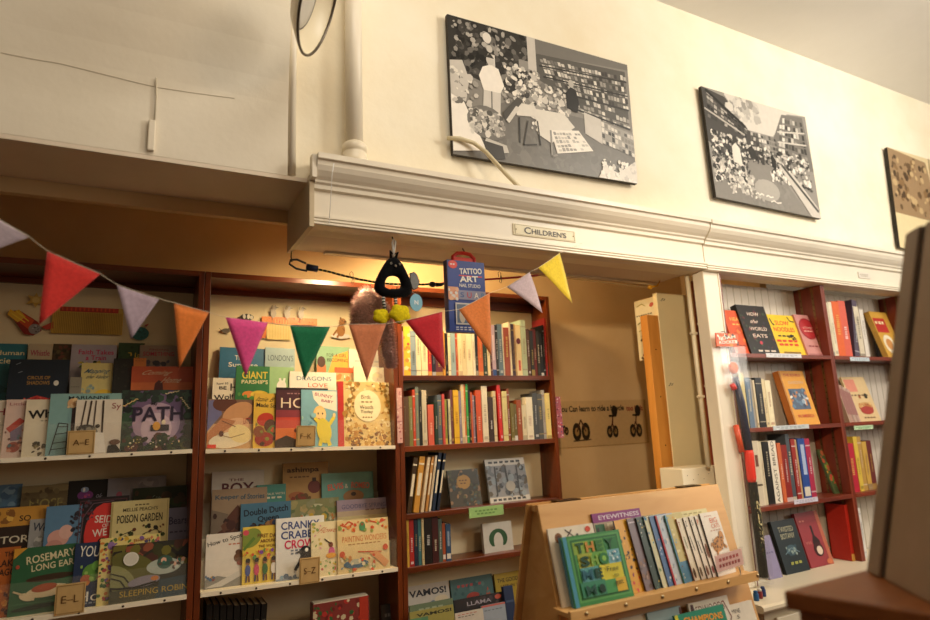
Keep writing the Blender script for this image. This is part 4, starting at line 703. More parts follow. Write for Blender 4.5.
for i, (u, cc) in enumerate(((.14, '4a5a94'), (.36, 'c84a6a'), (.58, '3a6a3a'), (.8, 'e4dcd0'))): kids += [('e', u, .24, .07, .1, cc), ('e', u, .38, .055, .05, '8a5a3a'), ('e', u, .41, .06, .04, '241a14'), ('l', [(u-.03, .15), (u-.04, .04)], .04, '3a3a5a'), ('l', [(u+.03, .15), (u+.04, .04)], .04, '6a3a2a')]
FB('yellow picture book with a row of schoolchildren', 'ML1', 242, 280, 526, 'd8bc4c', kids+[('s', 20, .03, .42, .97, .58, .03, .06, ['c8503a', '5a8a4a', 'e08a3a', '7a4a94'], 3)], sub=1)
crow = [('t', 'CRANKY', .5, .87, .8, .13, '3a4a80', 0, .02), ('t', 'CRABBY', .5, .715, .8, .13, '3a4a80', 0, .02), ('t', 'CROW', .48, .56, .62, .14, 'c82a54', 0, .02), ('d', .3, .55, .46, .025, 3, '6a7484'), ('d', .3, .55, .41, .025, 3, '6a7484'), ('e', .62, .26, .17, .15, '16161a'), ('e', .60, .42, .12, .1, '16161a'), ('e', .62, .45, .035, .032, 'f0ece0'), ('p', [(.52, .46), (.38, .42), (.5, .40)], '3a3a3a'), ('l', [(.52, .32), (.38, .14)], .06, '16161a'), ('l', [(.58, .14), (.57, .04)], .02, '16161a'), ('l', [(.66, .14), (.67, .04)], .02, '16161a'), ('r', .0, .0, 1, .03, '8a94a0'), ('s', 6, .02, .02, .4, .08, .03, .06, ['8aa4b8', '5a6a80'], 3)]
FB('white picture book with a cross black crow under blue and red capitals', 'ML1', 275, 323, 517, 'dcdad4', crow, T=.01, sub=2)
FB('cream picture book of a child in a flower meadow', 'ML1', 310, 342, 521.5, 'e0d2a8', [('t', 'Flower', .6, .84, .66, .1, 'c87a5a', 0, 0, .3), ('s', 40, .02, .02, .98, .32, .025, .05, ['7a9a4a', 'd8b84a', 'c86a6a', '8ab06a', 'e8d8b0'], 3), ('s', 18, .02, .5, .3, .98, .025, .05, ['8aa060', 'd8a0a0', 'c8b84a'], 5), ('e', .62, .42, .1, .1, 'c85a8a'), ('e', .6, .56, .07, .05, '7a4a34'), ('l', [(.4, .68), (.55, .6), (.6, .58)], .03, '2a1c18'), ('e', .6, .36, .16, .05, 'e0a03a')], sub=3)
FB('cream picture book with orange swirls and a hand painting', 'ML1', 336, 387, 519, 'dcc48c', [('t', 'PAINTING WONDERS', .52, .63, .86, .11, 'c86a34', 0, -.003), ('d', .2, .85, .53, .02, 8, 'a87a4a'), ('l', [(.05, .92), (.2, .86), (.3, .92), (.22, .97), (.14, .9)], .025, 'c8502a'), ('l', [(.6, .96), (.8, .9), (.95, .95)], .025, 'c8502a'), ('s', 30, .02, .74, .98, .98, .015, .04, ['c8502a', 'd8843a', '8a9a4a', 'e0b05a'], 3), ('e', .48, .86, .06, .09, '4a8a5a'), ('e', .48, .9, .03, .03, '8a5a34'), ('l', [(.38, .38), (.84, .34)], .022, 'b84a24'), ('p', [(.6, .34), (.76, .36), (.98, .14), (.9, .04), (.72, .22)], 'd89a64'), ('e', .34, .16, .24, .08, '4a6a80'), ('e', .34, .2, .14, .05, 'b8b8a0'), ('s', 30, .03, .02, .7, .3, .02, .04, ['7a94a0', 'c88a4a', 'e8d8b0', 'c8502a', '8a9a6a'], 5), ('e', .92, .42, .05, .06, 'c8502a'), ('e', .08, .36, .05, .06, 'c8502a')], sub=4)

# under the middle racks: dark books, a boxed set and a leaning dark book
for i in range(9):
    X = P(208+i*6.2, 612, 2.72).x; Zb = -.955; z = P(208+i*6.2, 606-1.0*abs(i-4)*.3, 2.72).z
    t = thing('dark_book', ORD[i]+' black spined book from the left beneath the S–Z rack', 'book', (X, 2.72+.004*(i % 2), Zb), 'black books on the shelf beneath the racks')
    t.rotation_euler = (0, rad(-1+i*.5), 0)
    spine_meshes(t, .0215, z-Zb, .13, '1c1a18', [('r', .2, .8, .8, .82, '4a463e'), ('r', .35, .5, .65, .7, '3e3a34')])
a = P(313, 605, 2.7); b = P(369, 600, 2.7); Zb = -.955
t = thing('boxed_set', 'red and green boxed set with a pale title band beneath the S–Z rack', 'box', ((a.x+b.x)/2, 2.7, Zb)); W = b.x-a.x; H = a.z-Zb
mb = MB().box(-W/2, W/2, 0, .05, 0, H, '8a3a34'); paint(mb, [('s', 40, 0, .7, 1, 1, .02, .05, ['3a6a3a', 'c03a34', 'd8c8a0', '7a2a2a'], 3), ('r', .02, .4, .8, .62, 'd8b8b0'), ('d', .06, .7, .5, .08, 5, '8a2a34'), ('s', 26, 0, .0, 1, .36, .03, .06, ['b03a34', 'd8a0a0', '4a6a3a'], 5), ('r', .82, 0, .98, 1, 'b83a28'), ('e', .9, .5, .05, .14, 'e0a03a')], W, H, lambda u, v, l: ((u-.5)*W, -LAY*l, v*H)); mb.build('sleeve', 'printed', t)
MB().box(-W/2+.004, W/2-.004, .004, .046, H, H+.004, 'e0d4b8').build('page_block', 'paper', t)
face_book('dark grey book leaning at the right end beneath the S–Z rack', (2.72, -.955, 8), 381, 396, 604, '3a3634', [('d', .2, .8, .8, .06, 3, '7a746c')])

# ================================================================== corner bookcase: chapter books
Y = 2.662
A_ = [('mauve', 'c294ac', 402, 404.2, 331), ('mustard', 'e6b83a', 404.3, 411.2, 326.3, dict(marks=[('s', 12, .1, .1, .9, .9, .2, .35, ['c84a3a', 'f0e0a0', 'd88a3a'], 3)])), ('grey blue', '8a9aa4', 411.3, 416.8, 331), ('cream', 'e8dcb8', 417, 421.8, 329), ('cream', 'ecdfb4', 422, 428.4, 328.5), ('red', 'b8242a', 428.5, 432.4, 340), ('dark plum', '2a2030', 432.5, 436.2, 346), ('maroon', '6a2a34', 436.4, 443.6, 336),
      ('orange', 'd89a34', 443.8, 446, 331), ('black', '1f1a18', 446.1, 449, 333), ('cream', 'ece0bc', 449.1, 451.5, 331), ('pale blue', '9cb4b8', 451.6, 456.8, 332), ('rust', 'b8502a', 456.9, 459, 333), ('cream', 'ecdeb0', 459.1, 463, 332), ('cream', 'e4d4a4', 463.1, 467.4, 332), ('cream', 'f0e4bc', 467.6, 473.6, 332), ('ivory', 'e8e0c8', 473.8, 476.4, 332), ('black', '1c1a18', 476.5, 479, 334), ('orange', 'd0642a', 479.2, 484, 334), ('dark green', '22361f', 484.2, 488.4, 336), ('cream', 'e8d8a8', 488.6, 491.4, 330),
      ('maroon', '5a1f24', 491.6, 493.4, 325), ('lilac', 'b8a0b0', 493.6, 497.3, 325, dict(marks=[('r', 0, 0, 1, .12, '2a4a8a'), ('r', .2, .3, .7, .8, 'd8c4d0')])), ('black', '221c1c', 497.4, 500, 325), ('slate blue', '5c7484', 500.1, 504.6, 324), ('ivory', 'dcd4bc', 504.7, 506, 324), ('rust', '9a4424', 506.1, 511.4, 327.5), ('ivory', 'e4d8b8', 511.5, 513.6, 322), ('dark plum', '3a2430', 513.7, 516.4, 324), ('tan', 'd0a868', 516.5, 518.1, 324), ('cream', 'ecd8a4', 518.2, 523.5, 325, dict(marks=[('e', .5, .68, .4, .06, '6a1f24'), ('r', .3, .1, .7, .3, 'd85a4a')])), ('pale green', 'b8c8a8', 523.7, 528.8, 320), ('brown', '5a3a24', 529, 532, 329), ('charcoal', '2a2826', 532.1, 535.4, 330.5), ('dark red', '6a221f', 535.5, 538.5, 329), ('charcoal', '32302c', 538.6, 541.6, 331), ('charcoal', '24262a', 541.8, 544.6, 333), ('coal', '18181a', 544.8, 546.6, 325, dict(lean=-3, feat='leaning')), ('crimson', '8a2424', 547, 548.4, 318, dict(lean=-3, feat='leaning')), ('deep teal', '245250', 548.9, 550.7, 310, dict(lean=-3, feat='tall and leaning'))]
spine_shelf(A_, Y, SH['A'], 'top shelf under the blue box', 'chapter books on the top corner shelf', seed=3)
B_ = [('brown', '5e4630', 402, 410, 396.5, dict(marks=[('r', .15, .3, .6, .8, '7a6248'), ('r', .2, .32, .55, .78, '5e4630')])), ('olive', '7e7a44', 410.2, 414, 396), ('red orange', 'c84a2a', 414.1, 416.6, 389.5), ('grey green', '7a8478', 416.7, 420, 387), ('black', '24221e', 420.1, 423.2, 391), ('ivory', 'cfc4a8', 423.3, 428, 390), ('coral', 'd4604a', 429.3, 435.3, 404.5, dict(feat='short')), ('dark green', '24382a', 435.6, 439, 402), ('blue grey', '5c6874', 439.1, 443.5, 394.7), ('coral', 'c84e48', 443.6, 446, 394), ('olive', '8a8e3a', 446.1, 448.4, 399), ('black', '221f1c', 448.5, 449.8, 400), ('cream', 'd8d4b0', 449.9, 452, 399), ('plum', '6a3c44', 452.1, 455, 390), ('yellow', 'e4b428', 455.1, 460.3, 390), ('lilac', '8a8094', 460.4, 463, 391), ('cream', 'e8d0a0', 463.1, 466, 384.5), ('orange', 'd06a2a', 466.1, 467.8, 384.5), ('bright green', '3aa048', 467.9, 470.2, 384), ('black', '1f1c1c', 470.3, 472.2, 390), ('orange', 'c8562a', 472.3, 474.2, 392), ('lilac', '94788a', 474.3, 476.2, 395), ('black', '26221f', 476.3, 477.8, 396), ('red orange', 'd0542a', 477.9, 483.4, 390), ('cream', 'e8dcc0', 484, 489.8, 386), ('dark brown', '3e2a20', 490, 495, 397), ('cream', 'dcc89c', 495.1, 498.2, 391), ('bright red', 'd02a24', 500.6, 504, 385, dict(lean=-4, feat='leaning')), ('pale yellow', 'd8cc8c', 504.4, 509.4, 391), ('brown', '8a4a2a', 509.5, 512, 388.5), ('olive', '74682e', 512.1, 515.4, 403), ('olive', '6a5c2c', 515.5, 518.5, 404), ('burnt orange', '9a4a26', 518.6, 523.4, 400), ('cream', 'd8ccac', 523.6, 527.8, 405), ('white', 'e4dcc4', 528, 534.6, 397), ('slate', '4c5054', 535, 539.6, 393), ('slate', '585a5c', 539.8, 544.6, 394), ('pale grey', 'a8a49c', 544.8, 547.6, 390), ('pale yellow', 'e0cc84', 547.8, 552.4, 393), ('bright red', 'c82a20', 553.2, 555.6, 386.5, dict(lean=-2.4, feat='leaning'))]
spine_shelf(B_, Y, SH['B'], 'on the second shelf of the corner bookcase', 'chapter books on the second corner shelf', seed=5)
z = SH['B']
face_book('pink and blue patterned book wedged at the end of the second corner shelf', (2.655, SH['B'], 2), 554.6, 560.2, 396.5, 'b0606e', [('s', 40, .02, .02, .98, .98, .06, .16, ['d8a0b8', '3a4a8a', 'c03a4a', '5a2a4a', 'e0c8d0'], 3)], T=.1)
C_ = [('gold', 'b88a3c', 0, 0, 0)]
zc = SH['C']
def lean_spine(label, hx, xb, xt, yt, th, Y=2.662, Zb=zc, group='books leaning together on the third corner shelf', d=.12):
    def foot(px):
        lo, hi = 0, 1000
        for _ in range(30):
            mid = (lo+hi)/2
            if P(px, mid, Y).z > Zb: lo = mid
            else: hi = mid
        return P(px, lo, Y)
    f = foot(xb); tp = P(xt, yt, Y); ang = math.atan2(tp.x-f.x, tp.z-Zb); h = (tp.z-Zb)/math.cos(ang)
    t = thing('book', label, 'book', (f.x, Y, Zb), group); t.rotation_euler = (0, ang, 0)
    if ang > 0: t.location.z = Zb+th*math.sin(ang)
    spine_meshes(t, th, h, d, hx, [('r', .2, .3, .8, .7, 'e8dcc0'), ('r', 0, .85, 1, .88, 'e8dcc0')] if th > .01 else [('r', .3, .3, .7, .8, 'c8b080')])
for i, (cw, hx, xb, xt, yt, th) in enumerate((('dark brown', '3e2e1c', 407, 414, 458, .02), ('gold painted', 'c8903c', 413.5, 420, 457, .026), ('red and white', 'd8c4a4', 421, 428, 457.5, .013), ('tan', 'b8864a', 425.4, 432.2, 457, .011), ('white', 'd8d0c0', 429, 435.6, 455.5, .009), ('dark blue', '1f3048', 432.2, 439, 453, .014), ('navy', '182438', 437, 444, 453.5, .012))):
    lean_spine(f'{cw} spined book in the leaning bunch on the third corner shelf', hx, xb, xt, yt, th)
face_book('dark floral picture book with a gold oval, leaning on the third corner shelf', (2.70, zc, 12), 446.5, 477.5, 469.5, '3a3424', [('e', .48, .66, .24, .2, 'a87a34'), ('d', .34, .62, .74, .03, 3, '5a3a1c'), ('d', .34, .62, .66, .04, 3, '5a3a1c'), ('d', .38, .58, .58, .03, 2, '5a3a1c'), ('s', 60, .02, .02, .98, .98, .03, .07, ['2a2a1c', '4a4a2a', '6a5a3a', '3a4a4a', '8a6a4a'], 3), ('e', .48, .66, .22, .18, 'b08438'), ('d', .34, .62, .70, .03, 3, '5a3a1c'), ('d', .38, .58, .62, .03, 2, '5a3a1c')], T=.012)
face_book('grey forest picture book with white bands, on the third corner shelf', (2.70, zc, 12), 484, 523.5, 458.5, '8a8c90', [('r', 0, .84, 1, 1, 'c8c4bc'), ('d', .08, .92, .92, .05, 6, '2a2a2c'), ('r', 0, 0, 1, .12, 'c8c4bc'), ('d', .08, .92, .06, .05, 7, '3a3a3c'), ('s', 70, .02, .13, .98, .83, .03, .08, ['4a4e54', '6a7078', '34383c', '8c98a0', '5a5040'], 3), ('l', [(.2, .15), (.22, .82)], .03, '2a2c30'), ('l', [(.5, .15), (.48, .82)], .04, '2a2c30'), ('l', [(.75, .15), (.77, .82)], .03, '34363a'), ('e', .55, .35, .12, .12, 'a8a49a')], T=.012)
a = P(469, 509, 2.6475); b = P(503, 500, 2.6475); W = b.x-a.x; zz = P(486, 516.5, 2.6475).z
t = thing('shelf_label', 'light green paper label on the edge of the third corner shelf', 'label', ((a.x+b.x)/2, 2.6475, zz)); H = .046
mb = MB().box(-W/2, W/2, 0, .0015, 0, H, '9cc47c'); paint(mb, [('d', .16, .84, .62, .16, 6, '6a9450'), ('d', .22, .78, .34, .14, 5, '6a9450')], W, H, lambda u, v, l: ((u-.5)*W, -LAY*l, v*H)); mb.build('paper', 'printed', t)
D_ = [('black', '1c1818', 405, 407.4, 519), ('yellow', 'c8a040', 407.5, 410, 518.5), ('red', 'a82a28', 410.2, 415, 518), ('navy', '1f2e40', 415.2, 419, 516), ('teal', '3a6c70', 419.2, 422.4, 515.5), ('cream', 'c8b88c', 422.6, 425, 516), ('black', '181616', 425.2, 433, 516), ('dark maroon', '3e1a1c', 433.2, 439.4, 517), ('grey green', '4a5c54', 439.6, 443.4, 519), ('rust', '9a4a2c', 443.6, 446.8, 523.5, dict(marks=[('r', .1, .06, .9, .18, 'd8d0c4')])), ('steel blue', '2f4c6c', 447, 452, 524, dict(marks=[('r', .1, .06, .9, .2, 'd8d0c4'), ('r', .3, .4, .7, .8, '8a9ab0')]))]
spine_shelf(D_, Y, SH['D'], 'on the fourth corner shelf', 'spines on the fourth corner shelf', seed=7)
face_book('small white board book with a dark green arch, on the fourth corner shelf', (2.70, SH['D'], 6), 482, 511, 522.5, 'd8d4c8', [('e', .5, .45, .32, .34, '2f5a34'), ('e', .5, .36, .16, .3, 'd8d4c8'), ('r', .1, .1, .9, .2, 'd8d4c8')], T=.02)
# bottom bin
g = 'picture books in the bin at the foot of the corner bookcase'
E3 = (2.74, SH['E'], 10); E2 = (2.60, SH['E']-.02, 10); E1 = (2.55, SH['E']-.03, 10)
face_book('white and blue picture book reading VAMOS behind its yellow twin', E3, 405, 448.5, 584, 'c8c0b4', [('t', 'VAMOS!', .5, .86, .86, .12, '1c2430', 0, .03), ('p', [(0, .3), (.3, .6), (.6, .7), (1, .55), (1, 0), (0, 0)], '3a6488'), ('e', .8, .7, .16, .07, 'd8c8a8'), ('e', .4, .5, .16, .08, 'a8643a'), ('s', 12, .1, .3, .9, .56, .05, .1, ['2a5070', 'b87a3a', '4a7a98'], 3)], group=g)
face_book('teal picture book with coral print in the bin', E3, 449.5, 492, 577, '4a6c6c', [('d', .15, .75, .86, .05, 6, 'a84a4a'), ('e', .5, .64, .16, .08, 'a8443a'), ('p', [(.76, .5), (.86, .78), (.96, .5)], 'b0543c'), ('s', 12, .05, .5, .95, .9, .03, .06, ['3a5c5e', '5a7c7a'], 3)], group=g)
face_book('yellow picture book with dark capitals partly behind the stand', E3, 493.5, 528, 571.5, 'b0962e', [('t', 'THE GOODNESS', .5, .86, .86, .08, '1f1c14'), ('t', 'I SEE IN YOU', .5, .74, .7, .06, '3a2a14')], sub=1, group=g)
face_book('slim sage green book in front of the white and blue one', E2, 409, 453, 602, '5c6c54', [('d', .2, .8, .9, .03, 4, '8a947c')], group=g, sub=-1)
face_book('black picture book with grey letters in the bin', E2, 453.5, 502.5, 596, '1f1c1e', [('s', 10, .05, .7, .95, .95, .03, .06, ['2e2a2c', '3a3036'], 3), ('e', .9, .92, .07, .05, 'a84a3a'), ('t', 'LLAMA', .5, .88, .5, .08, '9a94a0')], group=g, sub=-1)
face_book('navy book standing upright at the right of the bin', E2, 503, 512.5, 586, '18284a', [('r', .1, .7, .9, .74, '3a4a6a')], group=g, sub=1, T=.02)
face_book('yellow green picture book lettered VAMOS at the front of the bin', E1, 409, 453.5, 608.5, '8a8444', [('t', 'VAMOS!', .55, .92, .8, .06, '1c2018', 0, .03), ('r', 0, .7, .4, .88, '4a7a5a')], group=g)
face_book('white picture book with a red line at the front of the bin', E1, 454.5, 483, 611, 'b8b0a4', [('d', .1, .8, .95, .015, 5, 'a84a3a'), ('d', .1, .7, .9, .02, 5, '6a6460')], group=g)
face_book('pale blue book with a red band beside the black book', E1, 481, 505, 604, '8a94a0', [('r', 0, .96, 1, 1, 'b05a54'), ('d', .1, .9, .88, .02, 5, '5a6470')], group=g, sub=-2)
# pink paper strip on the divider
a = P(396.4, 388, 2.645); b = P(401.6, 443, 2.645)
t = thing('paper_strip', 'pink patterned paper strip taped to the divider beside the chapter books', 'strip', (a.x, 2.645, b.z)); W = P(401.6, 388, 2.645).x-a.x; H = a.z-b.z
mb = MB().box(0, W, 0, .0015, 0, H, 'd8a8a0'); paint(mb, [('s', 40, .05, .02, .95, .98, .08, .2, ['e8d0c8', 'c07a80', 'a85a6a', 'e0b8a8'], 3), ('r', 0, .38, 1, .4, 'b87a80')], W, H, lambda u, v, l: (u*W, -LAY*l, v*H)); mb.build('paper', 'printed', t)

# ================================================================== right-hand wall bookcases
YR = 2.03
g1_ = 'books on the wall bookcase behind the foam rocket'
z1, z2, z3 = SR
R1 = (2.05, z1, 13); R2 = (2.05, z2, 12); RC = (2.06, ZC, 13)
face_book('bright orange book partly hidden by the packet header', R1, 722, 741, 310.5, 'd8562a', [('t', 'HEAT', .55, .8, .6, .08, 'f0c060'), ('d', .3, .85, .68, .03, 3, 'f0c060'), ('d', .3, .85, .2, .03, 3, '8a2a14'), ('s', 8, .1, .3, .9, .6, .06, .1, ['c8481c', 'e87a3a'], 3)], group=g1_, T=.02)
face_book('black cookbook with pale stacked lettering', R1, 735.5, 763, 305.5, '24201e', [('s', 50, .03, .1, .97, .95, .02, .045, ['3a4a34', '6a2a30', '2e2a38', '4a3424'], 3), ('t', 'HOW', .5, .82, .4, .07, 'e8d0c0'), ('t', 'the', .46, .67, .26, .07, 'e8d0c0', 0, .01, .3), ('t', 'WORLD', .52, .52, .6, .07, 'e8d0c0'), ('t', 'EATS', .5, .38, .5, .07, 'e8d0c0'), ('e', .45, .24, .05, .035, 'c03a4a'), ('d', .26, .92, .08, .035, 3, 'd8c8b8')], group=g1_, T=.034, spine='15120f', sub=1)
face_book('bright yellow cookbook with red lettering', R1, 765, 792, 315, 'e8c428', [('t', 'SLOW', .5, .8, .5, .11, 'd83a24'), ('t', 'NOODLES', .5, .64, .74, .11, 'd83a24'), ('l', [(.1, .9), (.14, .78), (.2, .74)], .04, '3a2c1c'), ('l', [(.75, .96), (.82, .86), (.95, .84)], .03, '3a2c1c'), ('d', .2, .8, .48, .04, 4, '5a4a1c'), ('d', .1, .9, .36, .05, 4, 'd83a24'), ('d', .14, .86, .27, .05, 4, 'd83a24'), ('r', .2, .06, .8, .1, '8a6a1c'), ('s', 8, .5, .4, .8, .5, .02, .04, ['2a2018'], 3)], group=g1_, T=.012)
face_book('rose pink book with a large crimson circle', R1, 793.5, 811, 315, 'c88a84', [('e', .5, .66, .44, .26, '9a1f28'), ('e', .5, .66, .38, .22, 'b02a30'), ('t', 'Crying', .5, .68, .5, .06, 'e8c8b8', 0, 0, .3), ('d', .25, .75, .6, .025, 3, 'e8b8a8'), ('d', .2, .9, .24, .03, 4, '8a3a3a'), ('r', .05, .02, .95, .06, 'a86a68')], group=g1_, T=.014, sub=1)
gR = 'spines on the right hand wall bookcase'
spine_shelf([('tan', 'b89a6c', 829.6, 832, 304), ('ivory', 'd8ccb0', 832.2, 835.6, 303), ('cream', 'e4d8bc', 835.8, 839.4, 302.5), ('orange', 'e0642a', 839.6, 846.6, 302), ('coral pink', 'd8604c', 846.8, 853.8, 301.5), ('grey purple', '54485a', 856.4, 861.2, 299.5, dict(lean=-4)), ('ivory', 'd8ccb4', 861.6, 866.4, 307), ('white', 'e0d8cc', 866.6, 870.4, 310)], YR, z1, 'on the upper shelf left of the dark panel', gR, depth=.11, seed=9)
face_book('yellow book with a red panel leaning at the end of the upper right shelf', (2.05, z1, 14), 868.5, 885, 312, 'd0a040', [('r', .05, .55, .7, .86, 'b83028'), ('d', .1, .66, .76, .06, 3, 'e8d0a0'), ('e', .4, .3, .3, .2, 'e8dcc0'), ('e', .4, .3, .18, .12, 'c88a4a')], group=gR, T=.03)
spine_shelf([('pale yellow', 'd8c88c', 746.2, 750.4, 373), ('slate blue', '5e7894', 750.8, 755.6, 377.6), ('grey', '9a948c', 756, 758.6, 378.5), ('beige', 'cfc0a0', 758.8, 760.8, 380), ('black', '1f1d1e', 761.2, 767.6, 377.6), ('cream', 'dccaa0', 767.8, 771, 379), ('ivory', 'e8dcb8', 771.6, 777, 380.2)], YR, z2, 'beside the packaged foam rocket on the second wall shelf', g1_, depth=.11, seed=11)
face_book('thick orange book with a blue painting on its cover', R2, 777.5, 802, 371, 'd8982f', [('t', 'THE EDIBLE', .5, .92, .7, .05, 'b8402a'), ('t', 'GARDEN', .56, .78, .6, .05, 'c8a88c'), ('r', .16, .28, .84, .66, '4a5c74'), ('s', 26, .18, .3, .82, .64, .04, .08, ['8aa0b4', '34445c', 'd8d4cc', 'b87a4a', '5a7a94'], 3), ('t', 'IN AMERICA', .54, .16, .64, .06, 'c8502a'), ('r', 0, 0, .05, 1, 'b0702a')], group=g1_, T=.034, spine='b86a24')
face_book('cream book with a bowl drawing and a pink panel', (2.05, z2, 14), 840.5, 863, 377, 'd8bc8c', [('r', .05, .66, .5, .94, 'd88a74'), ('d', .1, .9, .58, .03, 5, '6a4a30'), ('e', .56, .3, .3, .1, 'b03a2c'), ('e', .56, .34, .3, .08, 'c89a60'), ('s', 18, .32, .28, .8, .4, .03, .06, ['8a4a2c', 'e0b878', 'b8743c'], 3), ('e', .56, .24, .28, .09, 'a83a30'), ('e', .74, .56, .07, .06, '3a3424'), ('e', .46, .54, .04, .04, 'a85a34'), ('d', .3, .8, .08, .03, 4, '8a6a4a')], group=gR, T=.012)
for i in range(6):
    t = face_book(ORD[i]+' thin pale pink magazine from the left behind the cream bowl book', (2.045, z2, 12), 836+i*2.1, 838.6+i*2.1, 384+i*1.1, ['b89a84', 'c8a090', 'a8887a', 'cdb4a0', 'b08c84', 'c4a494'][i], [('r', .2, .2, .8, .9, '9a6a64')], T=.09, group='thin magazines behind the cream bowl book', sub=0)
spine_shelf([('ivory', 'd8ccb4', 756.8, 766.6, 440.5, dict(marks=[('r', .45, .6, .75, .78, '6a3a2c'), ('r', .1, .3, .9, .33, '5a4a3a')])), ('bone', 'cfc4a8', 766.8, 769.6, 441), ('black', '1f1b1a', 770, 776.4, 441.5), ('white', 'e4dccc', 776.8, 784.4, 440.2, dict(marks=[('t', 'AGAINST BREAD', .5, .5, 5.2, .07, '3a3430', 90, 0)])), ('orange', 'c8643a', 784.6, 788, 442.5), ('dark red', '8a2622', 788.2, 794.4, 444.5), ('blue grey', '4c545c', 794.6, 798.4, 433.5), ('dark red', '9a302c', 798.6, 802.6, 438.5), ('tan', 'b89a70', 802.8, 805.2, 439), ('royal blue', '2a4a94', 805.4, 812.4, 438, dict(marks=[('r', .1, .05, .9, .2, 'd8d0c0'), ('r', .3, .4, .8, .9, 'a8b8d8')])), ('magenta', 'a82a4a', 812.6, 817.4, 438)], YR, z3, 'on the third wall shelf', g1_, depth=.11, seed=13)
face_book('vegetable painted book leaning at the end of the third wall shelf', (2.06, z3, 16), 817.2, 829, 449, '4a5a34', [('s', 60, .02, .02, .98, .98, .06, .14, ['7a9a3a', 'c8503a', 'd8a03a', '3a4a2a', 'b8603a', '5a7a34'], 3), ('e', .66, .22, .3, .16, 'e0b83a')], group=g1_, T=.012)
spine_shelf([('orange', 'd0742a', 849.6, 853, 441), ('crimson', 'b8243a', 853.2, 860.6, 443), ('yellow', 'd8b848', 861, 864.8, 436), ('tan patterned', 'b8904a', 865, 869.4, 436), ('gold', 'c8a04a', 869.6, 874, 441), ('maroon', '6a2a28', 874.2, 879, 440)], YR, z3, 'on the third shelf left of the dark panel', gR, depth=.11, seed=15)
spine_shelf([('bright red', 'b82a1c', 853, 862.4, 503), ('dark grey', '3a3634', 862.6, 866, 505), ('white', 'd8d4d0', 866.2, 868.6, 507)], YR, ZC, 'on the counter left of the dark panel', gR, depth=.11, seed=17)
face_book('black botanical book with pale lettering standing on the counter', RC, 769.5, 794, 520, '16242a', [('t', 'TWISTED', .52, .82, .62, .1, 'b8b494', 0, 0), ('t', 'BOTANY', .52, .69, .58, .1, 'b8b494', 0, 0), ('e', .5, .42, .22, .1, '3a5460'), ('s', 14, .3, .34, .7, .5, .03, .06, ['5a7a84', '2a4450', '8a9a94'], 3), ('l', [(.2, .36), (.5, .46), (.8, .36)], .02, '6a8490'), ('d', .3, .8, .18, .05, 3, '9a9c4a')], T=.02, spine='0e1518', sub=1, group='books standing on the counter')
face_book('dark rose book with a wine bottle picture on the counter', RC, 793, 816.5, 512, '94343c', [('r', .86, .0, 1, 1, 'b8644c'), ('p', [(.4, .2), (.4, .46), (.48, .56), (.48, .74), (.56, .74), (.56, .56), (.7, .46), (.7, .2)], '2a0e12'), ('e', .55, .3, .2, .13, '3a1216'), ('e', .58, .28, .12, .08, 'd8c4b0'), ('d', .1, .35, .84, .03, 2, 'c87a70'), ('t', 'WINE', .22, .44, .24, .05, 'c87a70', 0, 0), ('e', .84, .06, .12, .05, 'c8704a')], T=.02, group='books standing on the counter')
face_book('lilac book leaning behind the foam rocket on the counter', RC, 757, 770, 536, '8c84a8', [('d', .3, .9, .6, .04, 3, '6a6288')], T=.012, group='books standing on the counter', sub=2)
# shelf labels
def shelf_label(label, xa, ya, xb, col, art, Y=1.9955, h=.021):
    a = P(xa, ya, Y); b = P(xb, ya, Y); W = b.x-a.x
    t = thing('shelf_label', label, 'label', (a.x, Y, a.z-h)); mb = MB().box(0, W, 0, .002, 0, h, col); paint(mb, art, W, h, lambda u, v, l: (u*W, -LAY*l, v*h)); mb.build('card', 'printed', t)
pr = lambda c: [('d', .1, .9, .62, .2, 7, c), ('d', .2, .8, .3, .16, 5, c)]
shelf_label('white card label beneath the black and yellow cookbooks', 766, 353, 801, 'd8d8dc', pr('b4b4bc'))
shelf_label('pale blue card label on the second wall shelf beneath the orange book', 773, 426, 809, 'c4ccd0', pr('a0a8b0'))
shelf_label('pale lilac card label beneath the dark red spines', 794, 500, 818, 'ccc8d8', pr('a8a4b8'))
shelf_label('pale grey label on the upper shelf near the dark panel', 850, 357, 869, 'c4d0d8', pr('9aa8b4'))
shelf_label('mint green label on the shelf under the cream bowl book', 854, 426, 873, 'bcd8b0', pr('6a9a6a'))
# dark round speaker-like shape behind the yellow book
sp = thing('round_object', 'dark round object standing behind the yellow leaning book', 'ornament', Vector((P(882, 330, 2.11).x, 2.11, z1)))
MB().lathe([(.055, 0), (.06, .006), (.06, .02), (.05, .026)], '241f1e', 24, Matrix.Translation((0, .02, .17)) @ Matrix.Rotation(PI/2, 4, 'X')).build('disc', 'plastic', sp, True)
MB().lathe([(.03, 0), (.03, .002)], '6a625c', 20, Matrix.Translation((0, -.0065, .17)) @ Matrix.Rotation(PI/2, 4, 'X')).build('disc_centre', 'plastic', sp, True)
MB().box(-.05, .05, -.02, .03, 0, .12, '1c1818').build('foot', 'plastic', sp, bevel=.006)
# little thread tubes on the counter
for i, (px, c_, lab) in enumerate(((755, '2a5a8a', 'blue little tube at the counter edge'), (761.5, '7a2a2c', 'dark red little tube at the counter edge'), (767.5, '2a3a6a', 'navy little tube at the counter edge'))):
    p = P(px, 588, 1.86); t = thing('small_tube', lab, 'tube', (p.x, 1.86+.012*i, ZC), 'little tubes on the counter edge')
    MB().lathe([(.0105, 0), (.011, .002), (.011, .026), (.0095, .028)], c_, 14).build('tube', 'plastic', t, True)
    MB().lathe([(.0085, .0282), (.0085, .036), (.006, .038)], 'd8d0c4' if i == 1 else c_, 14).build('cap', 'plastic', t, True)

